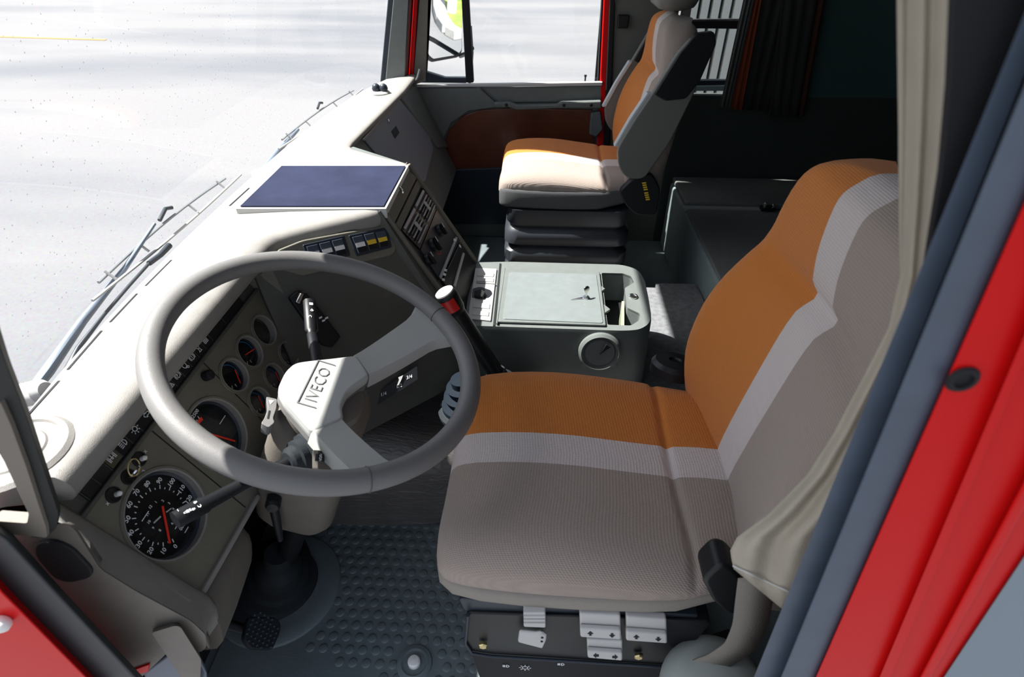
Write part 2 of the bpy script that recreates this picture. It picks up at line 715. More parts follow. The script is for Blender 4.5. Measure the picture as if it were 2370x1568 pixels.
# ---- far door
dr = thing('door_1', 'passenger door with grey trim and red-brown lower panel', None, (-.1, YF, 0), kind='structure')
del dr['label']
Dp = Pl((0, YF, 0), (1, 0, 0), (0, 0, -1))       # u = x, v = -z ; normal = D x U
if Dp.N.y > 0:
    Dp.N = -Dp.N
box('door_body', -.66, .25, YF, YF + .05, 0, .655, TEAL, dr, bevel=.006)
Dp.pslab('sill_cap', [(963, 203), (965, 197), (1395, 190), (1393, 199)], 0, .02, LGREY, dr, bevel=.003)
Dp.pslab('upper_trim', [(966, 204), (1110, 204), (1150, 240), (1145, 250), (1085, 258), (1045, 285), (1020, 335), (1010, 390), (985, 330), (972, 260)], 0, .016, TEAL, dr, bevel=.005)
Dp.pslab('window_ledge', [(1117, 203), (1392, 199), (1394, 236), (1156, 238)], 0, .010, TEAL, dr, bevel=.004)
Dp.pslab('lower_panel', [(1016, 392), (1022, 345), (1040, 300), (1072, 268), (1110, 255), (1180, 250), (1372, 254), (1376, 330), (1370, 400), (1172, 392)], 0, .008, BROWN, dr, bevel=.004)
Dp.pslab('door_pocket', [(1168, 282), (1372, 276), (1376, 330), (1370, 340), (1176, 326)], .008, .0095, BROWN, dr, bevel=.001)
Dp.pslab('kick_panel', [(1006, 394), (1172, 388), (1240, 392), (1240, 520), (1010, 520)], 0, .016, BLUEBLK, dr, bevel=.006)
gh = Dp.pslab('grab_handle', [(1143, 238), (1178, 236), (1196, 243), (1290, 242), (1300, 237), (1392, 234), (1393, 252), (1290, 252), (1196, 256), (1178, 250), (1145, 250)], .02, .045, TEAL, dr, bevel=.006)
for q in ((1172, 243), (1305, 244), (1368, 243)):
    u, v = Dp.px(q, .045)
    lathe('screw', [(.006, 0), (.006, .002), (.003, .003)], Dp.p(u, v, .045), Dp.N, BLKM, gh, n=16)
Dp.pslab('door_stay', [(1368, 262), (1390, 258), (1396, 300), (1380, 318), (1364, 312)], 0, .03, TEAL, dr, bevel=.006)
lathe('speaker_knob', [(.02, 0), (.02, .02), (.012, .026)], ony((1028, 385), YF - .005), (0, -1, 0), RUB, dr, n=20)

# door window frame
vstrip('window_post', (1078, 192), (1096, 192), (1068, 0), (1085, 0), YF + .005, .03, BLKM, dr, bevel=.004)
vstrip('front_frame', (960, 192), (982, 185), (975, 0), (987, 0), YF + .0, .03, TRIM, dr, bevel=.006)
slab('quarter_base', [ony(p, YF + .004) for p in ((968, 192), (984, 166), (1030, 180), (1080, 180), (1080, 193))], (0, .03, 0), BLUEBLK, dr, bevel=.004)
slab('quarter_pane', [ony(p, YF + .02) for p in ((984, 185), (1076, 185), (1066, 0), (988, 0))], (0, .004, 0), GLASS, dr)
pb = [ony(p, YF + .02) for p in ((1096, 194), (1388, 190))]
slab('window_pane', [pb[0], pb[1], V((.18, YF + .02, 1.5)), V((-.33, YF + .02, 1.5))], (0, .004, 0), GLASS, dr)
vstrip('rear_frame', (1383, 195), (1392, 195), (1392, 0), (1398, 0), YF + .0, .03, BLKM, dr, bevel=.003)
box('window_header', -.5, .25, YF, YF + .04, 1.45, ROOF, TEAL, dr)
lathe('lock_button', [(.003, 0), (.003, .018), (.005, .02), (.005, .026)], ony((1354, 190), YF + .0), (0, 0, 1), BLK, dr, n=12)

# far B-pillar with its red painted edge
bpz = thing('trim_3', None, None, (.26, YF, 0), kind='structure')
vstrip('painted_edge', (1388, 200), (1404, 200), (1397, 0), (1413, 0), YF - .01, .04, RED, bpz, bevel=.006, drop=.7)
vstrip('pillar_seal', (1402, 210), (1416, 210), (1411, 0), (1424, 0), YF - .018, .04, BLKM, bpz, bevel=.005, drop=.7)
box('pillar_panel', .262, .535, YF - .005, YF + .04, 0, ROOF, mat('pillar_panel_grey', (.12, .125, .11), .8, bump=.2), bpz)
slab('belt_guide', [ony(p, YF - .005) for p in ((1430, 33), (1456, 33), (1452, 64), (1427, 64))], (0, -.02, 0), BLK, bpz, bevel=.004)

wr = thing('wall_right', None, None, (1.0, YF, 0), kind='structure')
box('lower_lining', .535, 1.60, YF - .005, YF + .04, 0, .632, DWALL, wr)
box('rear_lining', .83, 1.60, YF - .005, YF + .04, .632, ROOF, TWALL, wr)
box('upper_lining', .535, .83, YF - .005, YF + .04, 1.45, ROOF, DWALL, wr)

# rear side window with guard rail and the ribbed wall seen through it
wn = thing('window_2', None, None, (.68, YF, .64), kind='structure')
slab('sill_ledge', [ony(p, YF - .02) for p in ((1578, 200), (1690, 198), (1684, 211), (1575, 211))], (0, .05, 0), mat('sill_teal', (.25, .33, .34), .5), wn, bevel=.003)
slab('lower_frame', [ony(p, YF - .01) for p in ((1580, 187), (1692, 186), (1690, 199), (1578, 199))], (0, .03, 0), BLUEBLK, wn, bevel=.003)
slab('pane', [(.535, YF + .02, .64), (.84, YF + .02, .64), (.84, YF + .02, 1.45), (.535, YF + .02, 1.45)], (0, .004, 0), GLASS, wn)
gr = slab('guard_rail', [ony(p, YF - .012) for p in ((1585, 48), (1756, 46), (1752, 68), (1582, 66))], (0, .025, 0), BLKM, wn, bevel=.004)
slab('rail_edge', [ony(p, YF - .013) for p in ((1586, 45), (1756, 43), (1756, 48), (1586, 50))], (0, .02, 0), CHROME, gr, bevel=.001)

fe = thing('slatted_shutter', 'wall of green upright slats with painted white lit sides seen through the rear side window', 'shutter', (1.1, 3.35, GZ))
SY = 3.3
box('back_sheet', .3, 2.0, SY + .06, SY + .08, GZ, 2.2, BLKM, fe)
p0, p1 = ony((1597, 185), SY).x, ony((1700, 185), SY).x
step = (p1 - p0) / 4.4
for i in range(-3, 9):
    x = p0 + i * step
    box('lit_side_slat', x - .012, x + .022, SY - .03, SY + .05, GZ, 2.2, SLATLIT, fe)  # white bars imitate the sunlit sides of the wall's ribs
    box('green_slat', x + .028, x + step * .62, SY, SY + .05, GZ, 2.2, SLATT, fe)

# ================================================================ floor, mat, tunnel
fm = thing('floor_mat', 'dark blue-grey rubber floor mat with raised round studs under the steering wheel', 'floor mat', (-.3, .55, 0))
box('mat_sheet', -.62, .36, .29, .87, .0005, .006, MATM, fm)
stud = None
cnt = 0
for i in range(24):
    for j in range(18):
        x = -.49 + i * .027 + (.0135 if j % 2 else 0)
        y = .415 + j * .0245
        if x > -.09 - max(0, (.46 - y)) * .3 or y > .84 or (x + .545) ** 2 + (y - .625) ** 2 < .135 ** 2 or (x + .218) ** 2 + (y - .492) ** 2 < .04 ** 2 or (x < -.46 and y < .6) or y < .44 - (x + .2) * .25:
            continue
        if stud is None:
            stud = lathe('stud', [(.0095, 0), (.0088, .001), (.006, .0017), (0, .0019)], (x, y, .006), (0, 0, 1), MATM, fm, n=14, ang=80)
            me0, c0 = stud.data, V((x, y, .006))
        else:
            s_ = link('stud', me0, fm)
            s_.location = V((x, y, .006)) - c0
        cnt += 1
rec = lathe('plug_recess', [(.036, 0), (.034, .005), (.026, .007), (.022, .003), (.0, .002)], (-.218, .492, .006), (0, 0, 1), MATM, fm)
lathe('plug', [(.0125, 0), (.0125, .010), (.010, .014), (0, .016)], (-.218, .492, .008), (0, 0, 1), WHITEK, fm, n=24)['label'] = 'white round plug'

# engine tunnel between the seats
tn = thing('engine_tunnel', 'dark vinyl engine cover rising between the two seats under the gear lever', 'engine cover', (-.2, 1.25, 0))
secs = []
for x, hgt, yn in ((-.63, .34, .80), (-.5, .32, .80), (-.38, .27, .80), (-.25, .225, .81), (-.12, .205, .835), (.0, .19, .86), (.2, .18, .87), (.42, .17, .88)):
    loop = [V((x, yn, 0))]
    for k in range(9):
        a = math.radians(180 - 90 * k / 8)
        r_ = .09
        loop.append(V((x, yn + .03 + r_ + r_ * math.cos(a), hgt - r_ + r_ * math.sin(a))))
    for k in range(9):
        a = math.radians(90 - 90 * k / 8)
        r_ = .07
        loop.append(V((x, 1.66 - r_ + r_ * math.cos(a), hgt - r_ + r_ * math.sin(a))))
    loop.append(V((x, 1.69, 0)))
    secs.append(loop)
loft('vinyl_cover', secs, VINYL, tn, ang=60)
secs2 = [[V((x, y, z)) for y, z in ((.885, .168), (.90, .178), (1.2, .184), (1.66, .178), (1.675, .168))] for x in (.20, .43, .56)]
loft('carpet_strip', secs2, CARPET, tn, cap=False, loop=False)
box('rear_step', .42, .56, .88, 1.70, 0, .172, CARPET, tn)
# level-gauge plate on the front slope of the cover (1/4, 1/2, 3/4)
gp = Pl((-.26, .93, .375), (.9, .35, .12), (.05, -.55, -.72))
pl_ = [gp.px(q) for q in ((858, 888), (958, 850), (968, 880), (872, 916))]
lp_ = gp.slab('level_plate', pl_, -.004, 0, BLK, tn)
for s_, q in (('1/4', (885, 893)), ('1/2', (922, 884)), ('3/4', (944, 870))):
    u, v = gp.px(q)
    gp.text('lettering', s_, u, v, .011, WHITE, lp_, h=.0006)
gp.pslab('slide_pointer', [(914, 864), (926, 862), (924, 872), (920, 882), (916, 881), (918, 870)], 0, .003, LGREY, tn)

# ================================================================ dashboard
CL = Pl((-.551, 0, .66), (0, 1, 0), (.42, 0, -.906))
if CL.N.x < 0: CL.N = -CL.N
ST = Pl((-.325, 0, .700), (0, 1, 0), (.454, 0, -.891))
if ST.N.x < 0: ST.N = -ST.N
FC = Pl((-.535, .90, .66), (.734, .679, 0), (.42 * .679, -.42 * .734, -.906))
if FC.N.x < 0: FC.N = -FC.N
TP = Pl((0, 0, .702), (1, 0, 0), (0, -1, 0))
if TP.N.z < 0: TP.N = -TP.N

db = thing('dashboard', 'pale grey truck dashboard with instrument cluster, centre stack and passenger shelf', 'dashboard', (-.55, 1.3, .3))
XB = [(.27, -.515), (.86, -.511), (.94, -.507), (.965, -.497), (1.0, -.455), (1.05, -.384), (1.08, -.340), (1.092, -.326), (1.105, -.322), (1.36, -.322), (1.375, -.335), (1.42, -.415), (1.47, -.49), (1.495, -.506), (1.53, -.508), (2.0, -.485), (2.1, -.48), (2.34, -.48)]
RB = [(.27, .022), (.9, .023), (1.0, .03), (1.06, .03), (1.09, .022), (1.102, .004), (1.37, .004), (1.46, .008), (1.55, .010), (2.34, .010)]
ys = sorted(set([y for y, _ in XB] + [.38 + .06 * i for i in range(33)] + [.95, .98, 1.02, 1.035, 1.065, 1.087, 1.098, 1.39, 1.40, 1.44, 1.455, 1.48]))
ys = [y for y in ys if y >= .345]
secs = []
for y in ys:
    b = lin(XB, y)
    r = lin(RB, y)
    a = xw(y) + .006
    mid = (a + b) / 2
    s = [(a, .642), (a, .672), (a + .010, .690), (mid, .6985), (b - 1.6 * r - .004, .702)]
    for k in range(1, 7):
        t = math.radians(90 - 150 * k / 6)
        s.append((b - r + r * math.cos(t), .702 - r + r * math.sin(t)))
    s += [(b - 2.4 * r - .01, .702 - 2.1 * r - .006), (a + .02, .642)]
    secs.append([V((x, y, z)) for x, z in s])
loft('top_pad', secs, PLA, db, ang=60)

# ---- instrument cluster: panel with openings
GA = [('speedometer', .448, .131, .0605), ('rev_counter', .598, .131, .0555), ('pressure_gauge', .706, .100, .0275), ('pressure_gauge', .770, .099, .0275),
      ('blank_gauge', .835, .099, .0275), ('small_gauge', .706, .166, .0235), ('small_gauge', .773, .166, .0235), ('small_gauge', .842, .168, .0235)]
cpn = CL.holed('cluster_panel', [(.372, .044), (.905, .044), (.915, .275), (.80, .275), (.56, .248), (.372, .232)], [circ(u, v, r, 40) for _, u, v, r in GA], .0, PLA2, db)
cpn['label'] = 'olive grey instrument panel face'
for (u0, v0, u1, v1) in ((.527, .045, .531, .238), (.677, .045, .680, .25)):
    CL.slab('panel_joint', [(u0 - .0009, v0), (u0 + .0009, v0), (u1 + .0009, v1), (u1 - .0009, v1)], -.001, .0004, BLKM, db)
# hood recess + warning light strip
CL.slab('strip_surround', [(.37, -.012), (.915, -.012), (.915, .046), (.37, .046)], -.012, -.004, DARK, db)
stp = CL.slab('warning_light_strip', [(.404, .012), (.845, .012), (.845, .036), (.404, .036)], -.004, -.001, BLKM, db)
CL.slab('strip_ridge', [(.372, .0375), (.905, .0375), (.905, .044), (.372, .044)], -.006, .003, DARK, db, bevel=.002)
for u in (.404, .427, .450, .473, .496, .519, .542, .565, .588, .611, .634, .657, .680, .703, .726, .775, .845):
    CL.slab('window_divider', [(u - .0004, .012), (u + .0004, .012), (u + .0004, .036), (u - .0004, .036)], -.001, -.0007, DARK, stp)
for u0, u1 in ((.406, .426), (.428, .449)):
    CL.slab('dark_lens', [(u0, .014), (u1, .014), (u1, .034), (u0, .034)], -.001, -.0005, BLK, stp)
CL.slab('amber_lens', [(.452, .013), (.472, .013), (.472, .035), (.452, .035)], -.001, -.0007, mat('amber_lens', (.05, .04, .015), .4), stp)


def ringvf(u, v, r, wd, a0=0, a1=360, n=20, h=-.0002, P=CL):
    parts = []
    k = max(3, int(n * abs(a1 - a0) / 360))
    for i in range(k):
        t0 = math.radians(a0 + (a1 - a0) * i / k)
        t1 = math.radians(a0 + (a1 - a0) * (i + 1) / k)
        q = [(u + rr_ * math.cos(t), v + rr_ * math.sin(t)) for rr_, t in ((r - wd / 2, t0), (r + wd / 2, t0), (r + wd / 2, t1), (r - wd / 2, t1))]
        parts.append(prismvf(P.poly(q, h), P.N * .0003))
    return parts


def barvf(u0, v0, u1, v1, wd, h=-.0002, P=CL, th=.0003):
    d = V((u1 - u0, v1 - v0)).normalized()
    nx, ny = -d.y * wd / 2, d.x * wd / 2
    return prismvf(P.poly([(u0 + nx, v0 + ny), (u1 + nx, v1 + ny), (u1 - nx, v1 - ny), (u0 - nx, v0 - ny)], h), P.N * th)


W = .0010


def icon(kind, u, v, P=CL, h=-.0002, s=1.0, parent=None, mt=WHITE, sw=False, name='warning_symbol'):
    """small printed symbols; drawn in u,v millimetres round (u, v)"""
    R = lambda *a, **k: ringvf(*a, h=h, P=P, **k)
    def Bq(u0, v0, u1, v1, wd=W):
        k = .001 * s
        a, b, c, d = u0 * k, v0 * k, u1 * k, v1 * k
        if sw: a, b, c, d = b, a, d, c
        return barvf(u + a, v + b, u + c, v + d, wd * s, h=h, P=P)
    o = []
    if kind == 'battery':
        o = [Bq(-5, -3, 5, -3), Bq(-5, 4, 5, 4), Bq(-5, -3, -5, 4), Bq(5, -3, 5, 4), Bq(-3, -4.5, -3, -3), Bq(3, -4.5, 3, -3), Bq(-3.5, 0, -1.5, 0), Bq(1.5, 0, 3.5, 0)]
    elif kind == 'triangle':
        o = [Bq(-6, 5, 6, 5), Bq(-6, 5, 0, -6), Bq(6, 5, 0, -6), Bq(-2.6, 3, 2.6, 3), Bq(-2.6, 3, 0, -2), Bq(2.6, 3, 0, -2)]
    elif kind in ('park', 'brake'):
        o = R(u, v, .0042 * s, W) + R(u, v, .0064 * s, W, a0=-40, a1=40) + R(u, v, .0064 * s, W, a0=140, a1=220)
        o += [Bq(-1, -2.4, -1, 2.4), Bq(-1, -2.2, 1.2, -1.4), Bq(1.2, -1.4, -1, 0)] if kind == 'park' else [Bq(0, -2.4, 0, .8), Bq(0, 1.6, 0, 2.4)]
    elif kind == 'filter':
        o = R(u, v - .001 * s, .004 * s, W) + R(u + .004 * s, v + .0045 * s, .0017 * s, W) + [Bq(-2, 3, 2, 4.5)]
    elif kind == 'axle_fork':
        o = R(u, v - .003 * s, .0028 * s, W) + [Bq(-1.4, -.5, -2.5, 5), Bq(1.4, -.5, 2.5, 5), Bq(-4, 5, 4, 5)]
    elif kind == 'grid':
        o = [Bq(-5, y, 5, y, .0007) for y in (-4, -1.4, 1.2, 4)] + [Bq(x, -4, x, 4, .0007) for x in (-5, -2.5, 0, 2.5, 5)] + [Bq(-5, -5.2, 5, -5.2)]
    elif kind == 'sun':
        o = R(u, v, .0034 * s, W)
        for i in range(8):
            c, t = math.cos(i * .785), math.sin(i * .785)
            o.append(Bq(5 * c, 5 * t, 7.4 * c, 7.4 * t))
    elif kind == 'head':
        o = R(u + .0005, v, .0042 * s, W, a0=-90, a1=90) + [Bq(.5, -4.2, .5, 4.2)] + [Bq(-7, y, -1.6, y) for y in (-3.6, -1.2, 1.2, 3.6)]
    elif kind == 'shaft':
        o = [Bq(-4, 0, 4, 0), Bq(-4, -4, -4, 4), Bq(4, -4, 4, 4), Bq(-6, -4, -6, 4), Bq(6, -4, 6, 4), Bq(0, -6, 0, 2), Bq(-1.5, 2, 1.5, 2)]
    elif kind == 'arrow':
        o = [Bq(-1, -2, 5, -2), Bq(-1, 2, 5, 2), Bq(-1, -2, -1, -4), Bq(-1, 2, -1, 4), Bq(-1, -4, -5.5, 0), Bq(-1, 4, -5.5, 0), Bq(5, -2, 5, 2)]
    elif kind == 'lamp':
        o = R(u, v, .0030 * s, W, a0=-90, a1=90) + [Bq(0, -3, 0, 3)] + [Bq(-5, y, -1.5, y) for y in (-2, 0, 2)]
    elif kind == 'wiper':
        o = R(u, v, .0042 * s, W, a0=200, a1=340) + [Bq(-4, -1.4, 0, 5), Bq(4, -1.4, 0, 5), Bq(-1.2, -2, 0, 5)]
    elif kind == 'fork':
        o = R(u, v, .0036 * s, W, a0=0, a1=180) + [Bq(-3.6, 0, -3.6, -4), Bq(3.6, 0, 3.6, -4), Bq(0, 3.6, 0, 6)]
    elif kind == 'bolt':
        o = [Bq(-1, -4, 1.5, -1), Bq(1.5, -1, -1, 1), Bq(-1, 1, 1, 4)]
    return merged(name, o, mt, parent)


for k_, u in (('shaft', .462), ('head', .487), ('sun', .513), ('arrow', .541), ('battery', .581), ('triangle', .603), ('park', .625), ('filter', .647), ('brake', .669), ('axle_fork', .691), ('grid', .713)):
    icon(k_, u, .0245, parent=stp)

# ---- the dials
DEP = -.012
for gname, u, v, r in GA:
    big = r > .05
    dial = CL.slab(gname, circ(u, v, r * .97, 40), DEP - .003, DEP, BLK if gname != 'blank_gauge' else DARK, db)
    lathe('bezel', [(r, DEP - .001), (r, .0), (r + .0015, .002), (r + .005, .0022), (r + .0062, .0005), (r + .002, -.002), (r + .002, DEP - .001)], CL.p(u, v), CL.N, PLA2, dial, n=48, ang=40)
    lathe('recess_wall', [(r - .0002, DEP), (r - .0002, .0012), (r + .0012, .0026), (r + .0024, .0024), (r + .0006, .0), (r + .0006, DEP)], CL.p(u, v), CL.N, PLA, dial, n=48, ang=40)
    if gname == 'blank_gauge':
        continue
    # inner chamfer in dark blue black
    lathe('inner_ring', [(r * .985, DEP), (r * .985, DEP + .0035), (r * .93, DEP + .0006), (r * .93, DEP)], CL.p(u, v), CL.N, BLUEBLK, dial, n=40)
    h = DEP + .0006

    def pt(deg, rad):          # dial angle: 0 = up the panel, clockwise
        a = math.radians(deg)
        return u + rad * math.sin(a), v - rad * math.cos(a)
    def lines(pts, mt_=WHITE, nm='fine_print'):
        merged(nm, [barvf(a, b, c, d, .0011, h=h) for a, b, c, d in pts], mt_, dial)
    if gname == 'speedometer':
        tk = []
        for i in range(25):
            a = -152 + i * 11.25
            tk.append(barvf(*pt(a, r * .60), *pt(a, r * (.69 if i % 2 == 0 else .64)), .0012, h=h))
        merged('scale_marks', tk, WHITE, dial)
        for i in range(0, 13):
            p_ = pt(-152 + i * 22.5, r * .79)
            CL.text('numeral', str(i * 10), p_[0], p_[1], .0092, WHITE, dial, h=h, bold=.0001)
        for i in range(1, 13):
            p_ = pt(i * 30, r * .33)
            CL.text('numeral', str(i), p_[0], p_[1], .0056, WHITE, dial, h=h)
        merged('clock_hand', [barvf(*pt(-75, r * .04), *pt(-75, r * .26), .0022, h=h + .001), barvf(*pt(112, r * .12), *pt(112, r * .28), .0018, h=h + .001)], LGREY, dial)
        merged('needle', [barvf(*pt(52, r * .20), *pt(-141, r * .66), .0030, h=h + .002, th=.001)], REDN, dial)
        CL.text('odometer', '0074617', u + .012, v + .036, .0072, WHITE, dial, h=h)
        lines([(u - .004, v + .028, u + .012, v + .028), (u + .018, v + .028, u + .028, v + .028), (u, v + .044, u + .01, v + .044), (u - .022, v - .019, u - .006, v - .019)])
    elif gname == 'rev_counter':
        tk = []
        for i in range(21):
            a = 177 + i * 9.65
            tk.append(barvf(*pt(a, r * .60), *pt(a, r * (.70 if i % 5 == 0 else .66)), .0011, h=h))
        merged('scale_marks', tk, WHITE, dial)
        for s_, a in (('500', 177), ('1000', 225), ('1500', 273), ('2000', 322), ('2500', 370)):
            p_ = pt(a, r * .80)
            CL.text('numeral', s_, p_[0], p_[1], .0088, WHITE, dial, h=h)
        merged('red_zone', ringvf(u, v, r * .57, .006, a0=-92, a1=-72, h=h), REDN, dial)
        q_ = [pt(-114, r * .16), pt(-108, r * .44), pt(-124, r * .44)]
        merged('green_zone', [barvf(*q_[0], *q_[1], .0018, h=h), barvf(*q_[0], *q_[2], .0018, h=h)], GREEN, dial)
        merged('needle', [barvf(*pt(-30, r * .12), *pt(154, r * .76), .0024, h=h + .002, th=.001)], REDN, dial)
        lines([(u + .024, v + .0, u + .044, v + .0), (u - .012, v - .018, u - .002, v - .018)])
    else:
        nq = {(.706, .100): ((541, 857), (554, 889)), (.770, .099): ((565, 823), (587, 809)), (.706, .166): ((595, 917), (608, 946)), (.773, .166): ((635, 862), (648, 889))}.get((u, v), ((666, 817), (679, 842)))
        merged('needle', [barvf(*CL.px(nq[0], h), *CL.px(nq[1], h), .0019, h=h + .002, th=.001)], REDN, dial)
        merged('ring_highlight', ringvf(u, v, r * .80, .0018, a0=-70, a1=35, h=h), BLUE, dial)  # painted highlight on the far side of the inner ring
        merged('scale_marks', [barvf(*pt(a, r * .55), *pt(a, r * .75), .001, h=h) for a in (-60, -100, -140, -170)], WHITE, dial)

# lever keys above the speedometer and reset knob
for u, v, key in ((.483, .054, 0), (.455, .057, 1), (.425, .055, 0)):
    hs = lathe('tachograph_knob', [(.0105, 0), (.0105, .0015), (.0085, .002), (.0075, -.004), (0, -.006)], CL.p(u, v), CL.N, BLKM, db, n=24)
    if not key:
        lathe('white_tip', [(.0035, -.004), (.0035, .006), (.002, .008), (0, .0082)], CL.p(u + .003, v + .003), CL.N, WHITEK, hs, n=16)
lathe('reset_knob', [(.0085, 0), (.0085, .012), (.006, .014), (0, .0142)], CL.p(.66, .060), CL.N, BLKM, db, n=20)
for s_, u, v in (('2', .474, .070), ('1', .446, .071), ('x', .497, .054), ('x', .412, .055)):
    CL.text('lettering', s_, u, v, .008, WHITE, db)

# ---- bottom edge of the cluster and the bolster beneath it
CL.slab('bottom_rail', [(.378, .232), (.56, .244), (.56, .252), (.378, .240)], -.004, .006, PLA, db, bevel=.002)
secs = []
for y, k, sx in ((.368, 1, 0), (.42, 1, .004), (.47, 1, .012), (.50, .97, .016), (.513, .9, .018), (.52, .75, .02)):
    c = V((-.465, 0, .385))
    prof = [(-.454, .444), (-.443, .441), (-.433, .430), (-.429, .412), (-.432, .385), (-.441, .35), (-.458, .325), (-.475, .318), (-.51, .318), (-.51, .43)]
    secs.append([V((c.x + (x - c.x) * k - sx, y, c.z + (z - c.z) * k - sx * .7)) for x, z in prof])
loft('lower_bolster', secs, TRIM, db, ang=50)

# ---- near end cap of the dash
capA = [ony(p, .372) for p in ((112, 1150), (128, 1163), (250, 1240), (350, 1303), (452, 1366), (484, 1384), (502, 1408), (507, 1440))]
capB = [ony(p, .318) for p in ((120, 1205), (166, 1222), (230, 1316), (310, 1366), (436, 1434), (464, 1456), (474, 1476), (476, 1500))]
secs = []
for a, b in zip(capA, capB):
    c_ = (a + b) / 2 + V((0, -.004, .006))
    secs.append([a + V((-.01, .01, -.012)), a, a.lerp(c_, .3), c_, b.lerp(c_, .3), b, b + V((-.012, .012, -.03))])
loft('end_cap', secs, PLA, db, cap=False, loop=False, ang=50).modifiers.new('thick', 'SOLIDIFY').thickness = .003

# ---- cheek between cluster and switch facet, switch facet itself
secs = []
for h_ in [0, .06, .12, .2, .28, .34]:
    a = CL.p(.895, .02 + h_)
    b = FC.p(.035 + h_ * .05, .0 + h_)
    mid = (a + b) / 2 + V((.004, -.004, 0))
    secs.append([a + V((-.01, 0, 0)), a, mid, b, b + V((-.03, .03, 0))])
loft('cluster_cheek', secs, PLA2, db, cap=False, loop=False)
FC.slab('switch_facet', [(.0, -.02), (.31, -.02), (.345, .16), (.36, .40), (.0, .40)], -.03, 0, DARK, db, bevel=.004)
fb = FC.pslab('switch_bezel', [(640, 580), (700, 556), (905, 519), (918, 580), (905, 592), (700, 640), (650, 625)], -.002, .004, PLA2, db, bevel=.004, rnd=.008)
for grp in ([(700, 567), (797, 545), (812, 592), (716, 616)], [(806, 545), (896, 526), (908, 573), (826, 594)]):
    fr = FC.pslab('switch_frame', grp, .004, .007, BLUEBLK, db, bevel=.0015, rnd=.004)
    A, B, C_, D_ = [V((*FC.px(q, .007), 0)) for q in grp]
    for k in range(3):
        t0, t1 = .07 + k * .30, .07 + k * .30 + .25
        f2 = lambda s, t: A.lerp(B, s).lerp(D_.lerp(C_, s), t)
        q = [f2(t0, .12), f2(t1, .12), f2(t1, .88), f2(t0, .88)]
        rk = slab('rocker_switch', [FC.p(x.x, x.y, .005) for x in (q[0], q[1], q[2], q[3])], FC.N * .004, mat('rocker_blue_grey', (.05, .065, .09), .4), fr, bevel=.0008)
        mt_ = WHITEK if (grp[0][0] < 750 or k == 0) else YEL
        z = [f2(t0 + .01, .42), f2(t1 - .01, .42), f2(t1 - .01, .62), f2(t0 + .01, .62)]
        slab('rocker_mark', [FC.p(x.x, x.y, .009) for x in z], FC.N * .0008, mt_, fr)
        z = [f2(t0 + .01, .62), f2(t1 - .01, .62), f2(t1 - .01, .87), f2(t0 + .01, .87)]
        slab('rocker_foot', [FC.p(x.x, x.y, .009) for x in z], FC.N * .0006, BLK, fr)
# black brake valve box on the facet
vb = FC.pslab('brake_valve', [(668, 690), (690, 672), (712, 678), (790, 780), (770, 805), (745, 800)], 0, .014, BLK, db, bevel=.004)
FC.pslab('valve_lever', [(684, 700), (696, 678), (704, 680), (694, 705)], .014, .03, CHROME, vb, bevel=.002)
for q in ((738, 735), (745, 742), (752, 736)):
    FC.pslab('valve_mark', [(q[0], q[1]), (q[0] + 7, q[1] - 3), (q[0] + 8, q[1] + 1), (q[0] + 1, q[1] + 4)], .014, .0146, WHITE, vb)

# ---- centre stack
ST.slab('stack_side', [(1.09, -.002), (1.385, -.002), (1.385, .355), (1.06, .355)], -.06, -.004, DARK, db)
rim = ST.slab('stack_edge', [(1.360, 0), (1.374, .0), (1.425, .33), (1.41, .34)], -.02, .006, PLA2, db, bevel=.003)
ST.slab('stack_edge', [(1.096, 0), (1.104, .0), (1.118, .34), (1.105, .34)], -.02, .004, PLA2, db, bevel=.002)
dw = ST.pslab('drawer_front', [(893, 486), (940, 390), (966, 410), (914, 516)], -.004, .003, PLA2, db, bevel=.002)
u, v = ST.px((927, 440), .004)
lk = lathe('drawer_lock', [(.009, 0), (.009, .003), (.006, .004), (.0055, .002), (0, .002)], ST.p(u, v, .003), ST.N, CHROME, dw, n=20)
ST.pslab('drawer_border', [(917, 518), (968, 412), (979, 421), (928, 532)], -.004, .002, PLA2, db, bevel=.001)
# air vents
vf = ST.pslab('vent_housing', [(930, 532), (980, 434), (1012, 478), (972, 576)], -.004, .001, BLK, db)
for grp in ([(932, 528), (957, 480), (992, 525), (972, 570)], [(959, 476), (978, 438), (1010, 480), (993, 520)]):
    A, B, C_, D_ = [V((*ST.px(q, .002), 0)) for q in grp]
    f2 = lambda s, t: A.lerp(B, s).lerp(D_.lerp(C_, s), t)
    q = [f2(.04, .02), f2(.96, .02), f2(.96, .12), f2(.04, .12)]
    slab('vent_bar', [ST.p(x.x, x.y, .001) for x in q], ST.N * .004, LGREY, vf, bevel=.001)
    for k in range(5):
        t = .26 + k * .145
        q = [f2(.05, t), f2(.95, t), f2(.95, t + .05), f2(.05, t + .05)]
        slab('vent_vane', [ST.p(x.x, x.y, .001) for x in q], ST.N * .004, SHELLE if k % 2 == 0 else BLUEBLK, vf)
    q = [f2(.44, .30), f2(.56, .30), f2(.56, .72), f2(.44, .72)]
    slab('vent_tab', [ST.p(x.x, x.y, .005) for x in q], ST.N * .003, LGREY, vf, bevel=.001)
